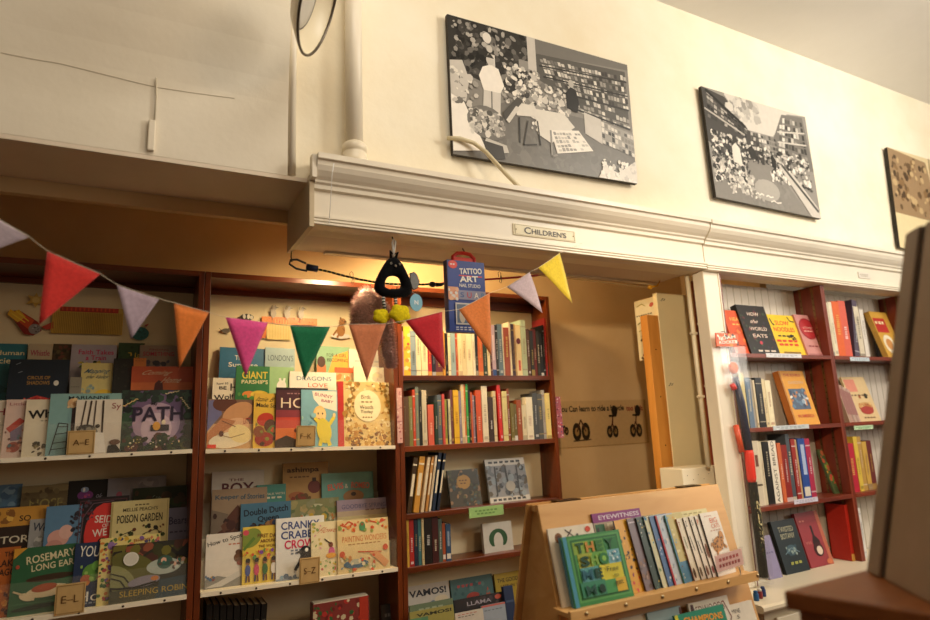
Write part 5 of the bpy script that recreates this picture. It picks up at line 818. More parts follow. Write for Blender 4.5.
# ================================================================== books on the ply stand
S_ = lambda y: (y, SZ, SA)
gs = 'books on the ply stand ledge'
FB2 = lambda *a, **k: _fb(*a, group=gs, **k)
FB2('white book with scattered small pictures behind the green book on the stand', S_(1.512), 546.5, 593, 526, 'e8dcc8', [('e', .2, .86, .08, .07, '8a5a34'), ('e', .2, .86, .05, .04, '5a3424'), ('l', [(.36, .96), (.52, .86)], .02, '4a3c34'), ('l', [(.38, .86), (.5, .95)], .02, '4a3c34'), ('e', .86, .93, .06, .04, 'd04a30'), ('t', 'TH', .3, .5, .26, .09, '2a2420'), ('r', .18, .68, .36, .72, 'd86a6a'), ('e', .42, .2, .06, .05, 'c8743a'), ('e', .46, .1, .06, .05, '9a4a3a'), ('e', .6, .86, .03, .03, '3a3430'), ('l', [(.25, .3), (.4, .28)], .02, 'c8843a')], T=.006)
grn = [('r', .1, .05, .97, .97, '5aa05a'), ('r', .13, .08, .94, .94, '2f6e3c'), ('r', .16, .11, .91, .91, '4c9650'), ('r', .16, .72, .42, .9, '8cae44'), ('r', .42, .72, .68, .9, '5a9a48'), ('r', .68, .72, .91, .9, '2f7a44'), ('r', .2, .52, .44, .72, 'a8b040'), ('r', .44, .52, .7, .72, '6aa84a'), ('r', .7, .52, .91, .72, '7ab4c0'), ('r', .2, .32, .5, .52, '5aa0a0'), ('r', .52, .3, .9, .52, 'd8cc3c'), ('r', .16, .11, .56, .32, '3f8a6c'), ('r', .56, .11, .76, .3, '4a9a5a'), ('r', .74, .11, .91, .3, 'dcb43a'),
       ('t', 'T', .26, .81, .14, .15, '2a5a34', 0, .04), ('t', 'H', .43, .81, .14, .15, 'c88a3c', 0, .04), ('t', 'E', .59, .81, .12, .15, '3a7a3c', 0, .04), ('t', 'Y', .77, .81, .14, .15, '245a38', 0, .04), ('t', 'S', .3, .61, .15, .15, '1f4a34', 0, .05), ('t', 'H', .46, .61, .12, .14, '86b04a', 0, .04), ('e', .62, .61, .08, .085, '2f7a40'), ('e', .62, .61, .035, .04, '8ac050'), ('s', 14, .72, .54, .9, .7, .01, .02, ['e0ecec', '4a8aa8'], 3), ('t', 'M', .3, .42, .17, .15, '2f6a7a', 0, .02), ('t', 'E', .48, .42, .12, .14, '1f4a38', 0, .05), ('t', 'Free', .72, .45, .2, .07, '3a4a20', 0, 0), ('t', 'to', .76, .345, .08, .05, '5a5a20', 0, 0), ('t', 'get', .78, .23, .14, .08, '4a4a1c', 0, 0), ('t', 'M', .3, .2, .16, .14, '2c5c50', 0, .02), ('t', 'e', .48, .2, .1, .12, '1c3c30', 0, .05), ('r', 0, 0, .06, 1, '4a94b0')]
FB2('green patchwork lettered hardback at the front of the stand ledge', S_(1.487), 559.5, 619.5, 533.5, '3f8a4c', grn, T=.013, spine='4a94b0')
FB2('purple banded reference book behind the fan of books', S_(1.523), 590.5, 640, 511, 'b8a890', [('r', 0, .88, 1, 1, '8a3a7a'), ('t', 'EYEWITNESS', .54, .94, .84, .055, 'e8d8e4'), ('r', .02, .5, .2, .86, '3a6a4a'), ('r', .26, .5, .5, .86, 'e0d4b8'), ('t', 'ic', .4, .74, .12, .08, '2a2420'), ('r', .5, .5, .72, .86, 'd8643a'), ('s', 10, .05, .5, .95, .85, .03, .06, ['c03a34', 'e0b040', '3a3430'], 3)], T=.005, spine='5a2450')
fan = [(612.5, 519, 'd89c2c', '2e5a8a', 'giraffe yellow and black book in the fan on the stand', [('s', 40, .02, .3, .98, .98, .03, .07, ['1f1a14', '3a2410', 'e8b440'], 3), ('s', 20, .02, .02, .98, .4, .04, .08, ['c84a3a', '8a3a5a', 'e08a4a'], 4)]),
       (625.5, 517, '7a6a70', '4a3a38', 'dusky mauve scenic book in the fan on the stand', [('s', 40, .02, .02, .98, .6, .04, .09, ['8a6a5a', '5a4434', 'a88c80'], 3), ('d', .02, .4, .94, .02, 4, 'd8ccd0')]),
       (634.5, 516, '34443c', '1f2420', 'dark green spotted book in the fan on the stand', [('s', 40, .02, .02, .98, .98, .02, .05, ['8aa094', '5a7a64', 'd8d4c0', 'c8a83a'], 5)]),
       (642, 515, 'c8c4a0', '2a4a70', 'pale bird painted book in the fan on the stand', [('s', 30, .02, .02, .98, .98, .04, .08, ['3a7a9a', 'd8b84a', '6a8a5a', 'e8e4d8'], 6)]),
       (647.5, 514.5, '4a6a94', '24304a', 'blue book with pink spots in the fan on the stand', [('s', 30, .02, .02, .98, .98, .03, .06, ['c86a7a', '8aa0c0', 'd8d4d4'], 7)]),
       (653.5, 514, 'b82a34', '7a1c24', 'red edged book in the fan on the stand', [('r', .08, 0, 1, 1, 'b8c0c8'), ('s', 30, .1, .02, .98, .98, .04, .09, ['8a9cb0', 'd8d0c4', '6a7a8a'], 8)]),
       (663, 513.5, '5a8aa8', '2e7a4a', 'sea blue and yellow book in the fan on the stand', [('r', .08, .3, 1, 1, 'c8b87a'), ('s', 30, .08, .02, .98, .98, .03, .07, ['d8a84a', '8aaab4', 'e0d4a8', '8a5a3a'], 9)]),
       (674.5, 517, 'e4d8c0', 'a8532a', 'first white nature book of the fan, with a red initial', [('t', 'T', .08, .9, .08, .09, 'b03028'), ('l', [(.1, .7), (.14, .5)], .03, '4a6a34'), ('e', .1, .12, .07, .08, '5a4434')]),
       (681, 516, 'e8dcc8', '3a3028', 'second white nature book of the fan, with a black initial', [('t', 'Z', .08, .9, .08, .09, '1f1c1a'), ('l', [(.06, .7), (.12, .46)], .03, '2a2a24'), ('e', .09, .12, .06, .08, '6a5a48')]),
       (687, 515, 'e6dccb', '2e2824', 'third white nature book of the fan, with a grey initial', [('t', 'S', .08, .9, .08, .09, '4a4440'), ('l', [(.06, .6), (.12, .4)], .04, '3a3a3a'), ('e', .09, .12, .06, .08, '7a4a30')]),
       (692.5, 514.5, 'e8decd', '3a302c', 'fourth white nature book of the fan, with an orange initial', [('t', 'P', .08, .9, .08, .09, 'd8642a'), ('e', .1, .42, .08, .12, '7a4a30'), ('e', .09, .12, .06, .06, '8a3a34')])]
for i, (x, yt, c_, sp_, lab, art) in enumerate(fan):
    FB2(lab, S_(1.507), x+1, x+22, yt, c_, art, T=.0042, spine=sp_, yaw=10)
leo = [('d', .2, .6, .94, .02, 4, 'c8a08c'), ('t', 'BIG', .62, .86, .4, .08, 'd8683a', 0, .0), ('t', 'CATS', .64, .77, .44, .07, 'd8683a', 0, .0), ('d', .3, .9, .7, .02, 4, 'c8a08c'), ('e', .5, .48, .34, .11, 'c88a44', 24), ('e', .78, .6, .12, .08, 'c88a44'), ('l', [(.3, .42), (.16, .52), (.1, .46)], .05, 'c88a44'), ('l', [(.4, .42), (.3, .32)], .08, 'c88a44'), ('l', [(.66, .5), (.9, .4)], .08, 'c88a44'), ('s', 44, .22, .38, .82, .6, .014, .028, ['3a2414', '5a3a1c'], 3), ('d', .2, .9, .08, .02, 6, 'a89c8c'), ('e', .14, .12, .07, .06, '6a4a34')]
FB2('white book with a spotted leopard at the right end of the stand', S_(1.500), 698.7, 719.5, 512, 'ece2d2', leo, T=.006, spine='3a302c', yaw=6)
FB2('large pale yellow book behind the white nature books', S_(1.524), 663, 707, 511, 'd8cc94', [('d', .2, .9, .95, .02, 6, 'a89a5a'), ('s', 16, .1, .6, .9, .92, .03, .06, ['c8bc7c', 'e4dcac'], 3)], T=.005)
a = P(716, 560, 1.444); b = P(743, 555, 1.444); zt_ = P(729, 553.5, 1.444).z; zb_ = P(730, 570, 1.444).z
t = thing('shelf_talker', 'pink paper tag in a clear clip on the stand ledge', 'tag', (a.x, 1.444, zb_)); W = b.x-a.x; H = zt_-zb_; t.rotation_euler = (0, rad(-4), 0)
mb = MB().box(0, W, 0, .0012, 0, H, 'ffd2ca'); paint(mb, [('d', .12, .88, .68, .2, 6, 'c85a5c'), ('d', .1, .9, .32, .2, 7, 'b04a4c')], W, H, lambda u, v, l: (u*W, -LAY*l, v*H)); mb.build('paper', 'printed', t)
MB().box(-.004, W+.004, -.003, -.0015, -.004, H+.006).build('clear_sleeve', 'acryl', t)
MB().tube([(W*.8, .0005, -.002), (W*.85, .003, -.02), (W*.85, .0045, -.03)], .0022, 'd8d4cc', 6).build('clip', 'plastic', t)
# lower tier of the stand
yL = 1.53-.25*math.tan(rad(SA)); SL = lambda d: (yL-d, -.75, SA); gl = 'books on the lower tier of the ply stand'
FB3 = lambda *a, **k: _fb(*a, group=gl, **k)
MB().box(lx0-o.x if False else lx0-Vector(st.location).x, lx1-Vector(st.location).x, yL-.07-1.53, yL-1.53, -.762-FLOOR, -.7505-FLOOR).build('ledge', 'ply', st)
FB3('cream book at the left of the lower tier', SL(.012), 618, 645, 616.5, 'd8ccb0', [('d', .2, .8, .9, .02, 4, '8a7a5a')])
FB3('pale blue landscape book on the lower tier', SL(.02), 645.5, 681, 609.5, '8cb0b8', [('r', 0, .85, 1, 1, 'a0bcc0'), ('p', [(.9, .8), (.94, .98), (1, .98), (1, .8)], '5a3024'), ('r', 0, .6, 1, .84, '6a94a0')])
FB3('white book with thin red brown capitals on the lower tier', SL(.032), 686.7, 728, 599.5, 'e4dccb', [('t', 'REDWOODS', .46, .88, .8, .12, '7a3424', 0, .0), ('l', [(.86, .94), (.96, .7), (.9, .62)], .02, '7a3424'), ('p', [(.0, .8), (.04, .98), (.1, .98), (.12, .8)], '4a2420')])
FB3('emerald green book with orange comic lettering on the lower tier', SL(.045), 672.7, 724.5, 610, '1f8a6c', [('r', 0, 0, .06, 1, 'd8d03a'), ('t', 'CHAMPIONS', .54, .87, .78, .1, 'e87a2c', -3, .03), ('t', 'CHAMPIONS', .535, .873, .78, .1, 'f0b040', -3, .005)])
FB3('cream book with a dark short word at the right of the lower tier', SL(.02), 725, 752, 603, 'e8decb', [('t', 'MINE', .3, .88, .34, .07, '2a2622', 0, 0), ('t', 'S', .34, .78, .1, .06, '2a2622', 0, 0)])
# ================================================================== bunting
by = lambda px: 1.74+.215*min(1, max(-.1, px/575))
bt = thing('bunting', 'string of ten coloured felt pennants hung across the alcove opening', 'bunting', P(300, 326, by(300)))
o = Vector(bt.location)
flags = [('pale lilac', 'c4b4c0', (-22, 207), (29, 237), (-32, 258)), ('red', 'd83a34', (47, 251), (100, 274), (39, 326)), ('lilac', 'b8a4b4', (117, 285), (159, 299), (131, 339)), ('orange', 'e8823a', (174, 303), (209, 312.5), (179, 369)),
         ('hot pink', 'f2589c', (225.5, 317.5), (267.5, 323), (245.5, 376)), ('green', '1f7a50', (290, 326), (330, 327), (305, 380)), ('terracotta', 'd8845a', (349, 324.5), (386, 324), (367.5, 381)), ('crimson', 'c82a34', (406, 320.6), (442.5, 311.6), (444.4, 370.5)),
         ('light orange', 'ee8a48', (459.6, 309.4), (490, 293), (490.6, 355.8)), ('pale lilac', 'd0bcc4', (507, 286.8), (530, 272), (542.7, 313)), ('yellow', 'ecd040', (538, 268), (559.5, 253.4), (573, 302.8))]
line = []
for i, (cn, hx, a, b, c) in enumerate(flags):
    A = P(*a, by(a[0])); B = P(*b, by(b[0])); Cc = P(*c, by((a[0]+b[0])/2)); rg = random.Random(i)
    Cc.y += rg.uniform(-.008, .008)
    line += [A, B]; n = 7; vs = []; fs = []
    bow = rg.uniform(-.005, .006)
    for r in range(n+1):
        t = r/n; L = A.lerp(Cc, t); R = B.lerp(Cc, t); m = max(1, n-r)
        row = []
        for k in range(m+1 if r < n else 1):
            s = k/m if r < n else .5; p = L.lerp(R, s); p = p+Vector((0, bow*math.sin(PI*s)*(1-t)+.003*math.sin(4*t+i), 0)); row.append(len(vs)); vs.append(p-o)
        if r: 
            pr_ = prevrow
            for k in range(len(row)):
                fs.append((pr_[k], row[k], pr_[k+1]))
                if k+1 < len(row): fs.append((row[k], row[k+1], pr_[k+1]))
        prevrow = row
    mb = MB().add(vs, fs, hx); f = mb.build('pennant', 'felt', bt, True); f['label'] = cn+' felt pennant'
    so = f.modifiers.new('thick', 'SOLIDIFY'); so.thickness = .0016
line += [P(582, 243, 1.962)]
pts = []
for p, q in zip(line, line[1:]): pts += [p-o, (p.lerp(q, .5)+Vector((0, 0, -.001)))-o]
pts.append(line[-1]-o)
MB().tube([p+Vector((0, -.0015, .0008)) for p in pts], .0008, 'e8dcc4', 6).build('string', 'felt', bt, True)

# ================================================================== bungee cord under the cornice
YB = 2.24
bg = thing('bungee_cord', 'bungee cord strung behind the bird toy with a dark hook at each end', 'cord', P(372, 282, YB)); o = Vector(bg.location)
tp = lambda seq, Y=YB: [P(x, y, Y)-o for x, y in seq]
c1 = tp(((316, 268.8), (330, 272), (345, 276), (360, 279.5), (374, 282), (388, 283.7), (402, 284.4), (418, 284.4), (430, 284.3)))
MB().tube(c1, .0042, '2c3420', 8).build('dark_cord', 'felt', bg, True)
mb = MB()
for k in range(26):
    p = P(318+k*3.9, 0, YB); i = (k+.5)/26*(len(c1)-1); j = int(i); q = c1[j].lerp(c1[j+1], i-j); d = (c1[j+1]-c1[j]).normalized()
    mb.tube([q-d*.0022, q+d*.0022], .0046, 'a8943c', 8)
w_ = mb.build('weave', 'felt', bg); 
c2 = tp(((436, 284.7), (447, 282.6), (470, 280.5), (500, 278.6), (520, 277), (538, 275.2)))
MB().tube(c2, .0045, 'b83028', 8).build('red_cord', 'felt', bg, True)
c3 = tp(((538, 275.2), (565, 278), (600, 282), (640, 286.5), (650, 287.2)))
MB().tube(c3, .002, 'a88c54', 6).build('thin_cord', 'felt', bg, True)
b = tp(((432.5, 284.4),))[0]
MB().ball(b, (.0145, .012, .012), '16161a').build('stopper', 'plastic', bg, True)
MB().tube(tp(((436, 284.7), (441, 284.9), (444, 283.5))), [.009, .007, .005], '1a1a1c', 8).build('stopper_tail', 'plastic', bg, True)
lp = tp(((307, 271), (296, 268.5), (289.5, 264), (290.5, 260), (297, 259.5), (306, 263.5)))
MB().tube(lp, .0042, '24303c', 8).build('hook', 'plastic', bg, True)
a_, b_ = tp(((306.5, 267), (317.5, 269)))
MB().tube([a_, b_], .0135, '1c2a4a', 10).build('clasp', 'plastic', bg, True)
MB().tube([P(291.5, 251, YB)-o, P(291, 257, YB)-o, P(292, 262, YB)-o], .0022, '3a342c', 6).build('eye_hook', 'metal', bg, True)
e_ = tp(((650, 287.2),))[0]
MB().ball(e_, (.014, .01, .012), 'd89a1c').build('end_clip', 'plastic', bg, True)
MB().tube(tp(((650, 287.2), (657, 286), (660, 281))), .004, 'd89a1c', 8).build('end_hook', 'plastic', bg, True)
for k, (x, y, lab) in enumerate(((352, 276, 'small wire bulldog clip on the cord left of the bird toy'), (500, 275, 'small wire clip on the red cord right of the blue kit box'))):
    p = P(x, y+2, YB-.005); t = thing('wire_clip', lab, 'clip', p)
    MB().tube([(-.006, 0, .0), (-.009, 0, .018), (-.002, 0, .026), (.005, 0, .018), (.003, 0, -.004), (-.004, 0, -.022), (.004, 0, -.026), (.008, 0, -.014), (.005, -.002, .006)], .0013, '6a6054', 6, True).build('wire', 'metal', t, True)

# ================================================================== black bird toy
YT = PZ(391, 236.5, .69).y
c = P(394, 281, YT); s_ = (P(404, 281, YT)-P(384, 281, YT)).length/20          # metres per pixel here
bd = thing('bird_toy', 'black plush bird ring toy with yellow feet hanging from the soffit', 'toy', c)
outl = [(0, 24), (5, 22), (9, 17), (13, 9), (17, 1), (19, -6), (17.5, -12), (12, -15.2), (3, -16.5), (-8, -16.5), (-15, -15), (-19.5, -11), (-20, -6), (-17.5, 2), (-13, 10), (-9, 17), (-5, 22)]
hole = [(0, 4.2), (2, 4), (4, 3.5), (5.5, 1.8), (6.2, -1), (6.4, -4), (5.6, -6.6), (2, -7.4), (-2, -7.6), (-5, -7.8), (-8, -7.4), (-9.4, -6), (-9.3, -3), (-8.3, .5), (-6.4, 2.8), (-4, 3.8), (-2, 4.2)]
n = len(outl); vs = []; fs = []
def ringpt(i, t):                                  # t: angle around the tube's section
    O = Vector((outl[i][0], 0, outl[i][1]))*s_; Hh = Vector((hole[i][0], 0, hole[i][1]))*s_; m = (O+Hh)/2; r = (O-Hh)/2
    return m+r*math.cos(t)+Vector((0, -.018, 0))*math.sin(t)
m_ = 12
for i in range(n):
    for k in range(m_): vs.append(ringpt(i, 2*PI*k/m_))
for i in range(n):
    for k in range(m_): fs.append((i*m_+k, ((i+1) % n)*m_+k, ((i+1) % n)*m_+(k+1) % m_, i*m_+(k+1) % m_))
MB().add(vs, fs, '0c0c0e').build('body', 'plush', bd, True, subsurf=1)
pp = lambda x, y, Y=0: Vector((x*s_, Y, y*s_))
for sx in (-4.2, 4.6):
    e = MB().ball(pp(sx, 15.6, -.0165), (.0042, .003, .0042), 'b8b0a0', 12, 8).build('eye', 'plastic', bd, True)
    MB().ball(pp(sx, 15.6, -.0195), (.0022, .0012, .0022), '1a1a1a', 10, 6).build('pupil', 'plastic', e, True)
MB().lathe([(.0045, 0), (.003, .006), (.0004, .012)], 'a89c8a', 10, Matrix.Translation(pp(.2, 13.6, -.016)) @ Matrix.Rotation(PI/2+.5, 4, 'X')).build('beak', 'plastic', bd, True)
MB().tube([pp(-2.5, 22), pp(-3, 29), pp(-.5, 26)], [.006, .004, .003], '0c0c0e', 8).build('tuft', 'plush', bd, True)
MB().tube([pp(2, 22), pp(4.5, 28.5), pp(1, 26)], [.006, .004, .003], '0c0c0e', 8).build('tuft', 'plush', bd, True)
MB().tube([pp(0, 24), pp(1, 31), pp(2.2, 38), pp(.5, 41), pp(-1, 37), pp(-.3, 31), pp(0, 24.5)], .0038, 'd8d4cc', 8).build('hanging_loop', 'felt', bd, True)
zs = .684-c.z
MB().tube([Vector((0, .0, 40*s_)), Vector((-.004, 0, 44*s_)), Vector((-.003, .0, zs))], .0022, '3a342c', 6).build('ceiling_hook', 'metal', bd, True)
for j, (xa, ya, xb, yb_) in enumerate(((-11, -16, -10, -27), (.8, -15, 1.5, -25))):
    lg = MB().tube([pp(xa, ya), pp(xb, yb_)], .0058, 'e8e4d8', 10).build('leg', 'felt', bd, True)
    mb = MB()
    for k in range(4):
        a_ = pp(xa, ya).lerp(pp(xb, yb_), .1+.25*k); b_ = pp(xa, ya).lerp(pp(xb, yb_), .22+.25*k); mb.tube([a_, b_], .0063, '141414', 10)
    mb.build('stripe', 'felt', lg, True)
def foot(cx, cz, r, y, seed):
    n = 50; vs = []; m = 7
    for j in range(m):
        a = -PI/2+PI*j/(m-1)
        for k in range(n):
            th = 2*PI*k/n; rr = r*(.82+.18*abs(math.cos(2.5*th+seed)))*math.cos(a)**.6 if abs(math.cos(a)) > 1e-6 else 0
            vs.append(pp(cx, cz)+Vector((rr*math.cos(th), y+.013*math.sin(a), rr*math.sin(th)*.86)))
    fs = [(j*n+k, j*n+(k+1) % n, (j+1)*n+(k+1) % n, (j+1)*n+k) for j in range(m-1) for k in range(n)]
    MB().add(vs, fs, 'f0dc20').build('foot', 'plush', bd, True)
foot(-12.5, -34, 9*s_, .004, .3); foot(4, -31.5, 11*s_, -.012, 1.1)
wg = [(-1, 7), (3, 9), (6, 6), (8, 0), (6, -6), (2, -8), (-1, -4)]
mb = MB(); mb.prism_y([(p[0]*s_+19*s_, p[1]*s_+2*s_) for p in wg], .010, .016, '8a8a88'); mb.build('wing', 'felt', bd)
MB().tube([pp(19+p[0], 2+p[1], .013) for p in wg+[wg[0]]], .0028, '141414', 6).build('wing_edge', 'felt', bd, True)
tx, tz = 20.5, -20
mb = MB().lathe([(.0001, -.0015), (6.3*s_, -.0015), (6.3*s_, .0015), (.0001, .0015)], '7cb8d0', 28, Matrix.Translation(pp(tx, tz, -.012)) @ Matrix.Rotation(PI/2, 4, 'X') @ Matrix.Scale(1.32, 4, (0, 1, 0)))
paint(mb, [('t', 'N', .5, .5, .34, .26, 'e8f0f0', 0, .03)], 12*s_, 16*s_, lambda u, v, l: pp(tx, tz, -.0142-LAY*l)+Vector(((u-.5)*12*s_, 0, (v-.5)*16*s_)))
tg = mb.build('name_tag', 'printed', bd); tg['label'] = 'pale blue oval tag with a white letter'
MB().tube([pp(tx, tz+8, -.012), pp(18, -8, .012)], .0012, 'd8d4cc', 5).build('tag_thread', 'felt', bd)

# mauve fluffy toy hanging behind
YF = 2.34
def fluff(name, pts, rs, parent, origin, col='e0bcb4', seed=1, dens=110):
    mb = MB(); mb.tube([p-origin for p in pts], [r*.9 for r in rs], col, 16)
    ob = mb.build(name, 'plush', parent, True, subsurf=1)
    rg = random.Random(seed); hb = MB()
    for (p, q, r0, r1) in zip(pts, pts[1:], rs, rs[1:]):
        d = (q-p); L = d.length; d.normalize(); a = d.orthogonal().normalized(); b = d.cross(a)
        for _ in range(int(dens*100*L)):
            t = rg.random(); th = rg.uniform(0, 2*PI); r = (r0+(r1-r0)*t)*.86; nrm = a*math.cos(th)+b*math.sin(th); base = p-origin+d*(L*t)+nrm*r
            tip = base+nrm*rg.uniform(.008, .019)+Vector((rg.uniform(-.004, .004), 0, rg.uniform(-.010, .001))); sd = d*.0014
            sh = rg.uniform(.75, 1.15); cc = tuple(min(1, x*sh) for x in C(col))
            hb.add([base-sd, base+sd, tip], [(0, 1, 2)], cc)
    h = hb.build('fur', 'plush', ob); h['kind'] = 'stuff'
o = P(366, 312, YF)
fz = thing('fluffy_toy', 'mauve fluffy soft toy hanging behind the black bird toy', 'toy', o)
fluff('body', [P(x, y, YF) for x, y in ((371, 289), (366, 295), (363, 305), (363, 316), (365, 328), (368, 338))], [.02, .038, .05, .052, .05, .03], fz, o, seed=3)
fluff('arm', [P(x, y, YF) for x, y in ((372, 294), (380, 303), (385, 318), (387, 334), (389, 350), (391, 362), (391, 368))], [.022, .026, .026, .024, .022, .017, .008], fz, o, seed=5)
MB().tube([P(370, 289, YF)-o, P(371, 283.5, YB+.005)-o], .002, '3a342c', 5).build('hanging_cord', 'felt', fz)

# blue kit box
YK = PZ(460, 246.5, .69).y
A = P(448, 259.5, YK); B = P(485, 261, YK); D_ = P(450, 331.5, YK); W = B.x-A.x; H = A.z-D_.z; cx = (A.x+B.x+D_.x+P(484.5, 332, YK).x)/4
kb = thing('kit_box', 'blue boxed craft kit hanging from the soffit by a red handle', 'box', (cx, YK, D_.z))
mb = MB().box(-W/2, W/2, 0, .032, 0, H, '24408c')
paint(mb, [('r', 0, 0, .01, 1, '14265a'), ('e', .15, .94, .12, .06, 'd83a34'), ('e', .15, .94, .1, .05, 'e85048'), ('d', .08, .22, .94, .02, 2, 'f0e8e0'), ('t', 'TATTOO', .62, .86, .6, .085, 'e8e4dc', 4, .03), ('r', .3, .78, .92, .795, 'd83a34'), ('t', 'ART', .56, .745, .5, .085, 'e8e4dc', 4, .03), ('t', 'NAIL STUDIO', .58, .65, .56, .05, 'e8e4dc', 0, .01), ('r', 0, .45, 1, .58, '8a8aa4'), ('r', .0, .44, .26, .62, 'd89a78'), ('s', 12, .02, .45, .24, .6, .03, .06, ['c87a5a', 'e0b090', 'd8d4d0'], 3), ('t', 'S', .36, .515, .1, .07, '3a5a94'), ('t', 'U', .55, .515, .12, .08, 'b83a4a'), ('t', 'A', .74, .515, .12, .08, 'e8e0d8'), ('t', 'R', .92, .515, .1, .08, '4a7aa8'),
           ('r', .17, .1, .95, .4, 'c8c4bc'), ('r', .2, .12, .92, .38, '5a6a80'), ('e', .34, .22, .08, .1, 'c8b8a0'), ('e', .54, .22, .08, .1, '8a9ab0'), ('e', .74, .22, .08, .1, 'c8a090'), ('d', .16, .9, .06, .015, 7, 'c8c8d0'), ('d', .16, .8, .03, .015, 6, 'c8c8d0')], W, H, lambda u, v, l: ((u-.5)*W, -LAY*l, v*H))
mb.quad([(-W/2-.0003, .001, .01), (-W/2-.0003, .001, H-.01), (-W/2-.0003, .031, H-.01), (-W/2-.0003, .031, .01)], '1c2c60')
mb.build('carton', 'printed', kb)
hw = .047
MB().tube([(-hw, .016, H-.004), (-hw*.98, .016, H+.018), (-hw*.6, .016, H+.034), (0, .016, H+.037), (hw*.6, .016, H+.034), (hw*.98, .016, H+.018), (hw, .016, H-.004)], .0075, 'd83028', 10).build('handle', 'plastic', kb, True)
MB().box(-hw, hw, .0135, .0185, H+.0005, H+.018, 'd83028').build('handle_plate', 'plastic', kb)
MB().tube([(0, .016, H+.03), (.004, .016, H+.046), (-.003, .016, H+.054), (-.001, .016, .689-D_.z)], .002, '3a2a20', 6).build('ceiling_hook', 'metal', kb, True)

# ================================================================== paper cut-outs on the rack backs
def cutout(label, x0, y0, x1, y1, art, Y=2.8795, base=None, name='paper_cutout', cat='decoration'):
    A = P(x0, y0, Y); B = P(x1, y1, Y); W = B.x-A.x; H = A.z-B.z
    t = thing(name, label, cat, (A.x, Y, B.z)); mb = MB()
    if base: mb.box(0, W, -.001, 0, 0, H, base)
    paint(mb, art, W, H, lambda u, v, l: (u*W, -.001-LAY*l, v*H), clip=False); mb.build('paper', 'printed', t)
cutout('red and yellow flaming comet cut-out behind the red pennant', 8, 309, 42, 336, [('p', [(0, .9), (.3, .98), (.85, .55), (.98, .2), (.75, .0), (.5, .06)], '8a1f14'), ('p', [(.0, .86), (.3, .95), (.75, .6), (.6, .25)], 'c84a1c'), ('p', [(0, .78), (.06, 1), (.2, .9), (.3, 1), (.5, .72), (.3, .5)], 'e0b030'), ('l', [(.1, .85), (.5, .5)], .03, 'f0d040'), ('l', [(.22, .95), (.6, .55)], .03, 'f0d040'), ('e', .78, .26, .17, .2, '8a8484'), ('s', 8, .68, .14, .9, .4, .02, .04, ['b0acac', '5a5454'], 3)])
cutout('pale yellow star cut-out half hidden by the red pennant', 27, 292, 45, 308, [('p', [(.5, 1), (.62, .72), (.95, .8), (.74, .5), (1, .2), (.64, .28), (.5, 0), (.36, .28), (0, .2), (.22, .5), (.05, .8), (.38, .72)], 'c8a04a'), ('e', .5, .5, .2, .2, 'e0c070')])
cutout('corrugated yellow paper banner with a red top edge on the dim rack back', 53, 306, 122, 335, [('r', .1, .82, .93, 1, 'b83a24')]+[('r', k/40, 0, k/40+.012, .8, 'b08a30') for k in range(40)]+[('r', .13+k*.06, .84, .15+k*.06, .97, 'd8542c') for k in range(13)], base='d0ac4c')
cutout('red paper scrap beside the yellow banner', 42, 321, 54, 330, [('p', [(0, .3), (.9, 1), (1, .2), (.4, 0)], 'b8402a')])
cutout('teal paper blob behind the lilac pennant', 131, 326, 149, 341, [('e', .5, .5, .48, .46, '1f6a6a'), ('s', 8, .2, .2, .8, .8, .05, .1, ['2a7a78', '185858'], 3), ('p', [(.8, .95), (.95, 1.2), (.72, 1.1)], 'a8302c')])
cutout('orange strip with three small sketched birds above the pink pennant', 262, 303, 317, 340, [('p', [(0, .62), (.1, .62), (.08, .02), (.0, .0)], 'd8742c'), ('r', .0, .42, 1, .62, 'e0823a'), ('s', 20, .05, .45, .95, .6, .01, .02, ['c85a2a', 'f0a050'], 3)]+sum([[('e', u, .72, .05, .13, 'b0a08c'), ('e', u+.03, .88, .028, .07, '9a8a78'), ('l', [(u-.06, .75), (u-.02, .95)], .01, '4a3c30'), ('l', [(u-.02, .6), (u-.02, .54)], .01, '3a2c20'), ('l', [(u+.04, .9), (u+.09, .88)], .012, '4a3c30')] for u in (.2, .45, .7)], []), name='bird_strip')
cutout('pale yellow ruled paper between the pink and green pennants', 267, 318, 291, 340, [('r', k/9, .04, k/9+.02, .96, 'd8b860') for k in range(1, 9)], base='e8cc80')
cutout('small black and white badger sketch above the pink pennant', 240, 312, 254, 321, [('e', .5, .42, .48, .4, '3a3630'), ('e', .3, .5, .1, .3, 'd8d0c0'), ('e', .6, .5, .1, .3, 'd8d0c0'), ('e', .82, .4, .12, .24, 'c8c0b0'), ('l', [(.2, .1), (.2, -.1)], .05, '3a3630'), ('l', [(.7, .1), (.7, -.1)], .05, '3a3630')])
cutout('small grey mouse sketch left of the pink pennant', 221, 326, 231, 334, [('e', .5, .4, .45, .3, '6a6054'), ('e', .85, .6, .18, .22, '6a6054'), ('l', [(.1, .4), (-.2, .7)], .05, '4a4038')])
cutout('brown meerkat cut-out sitting between the green and terracotta pennants', 331, 317, 350, 339, [('e', .5, .12, .5, .12, 'd8d4cc'), ('e', .52, .4, .22, .3, 'a8743c'), ('e', .6, .82, .18, .14, 'a8743c'), ('e', .74, .8, .08, .06, '6a4424'), ('e', .5, .95, .05, .06, '7a5028'), ('e', .58, .84, .03, .03, '1f1610'), ('l', [(.3, .4), (.1, .14)], .09, '9a6a34'), ('l', [(.6, .5), (.7, .36)], .06, '8a5c2c'), ('l', [(.42, .2), (.3, .04)], .1, '9a6a34')])

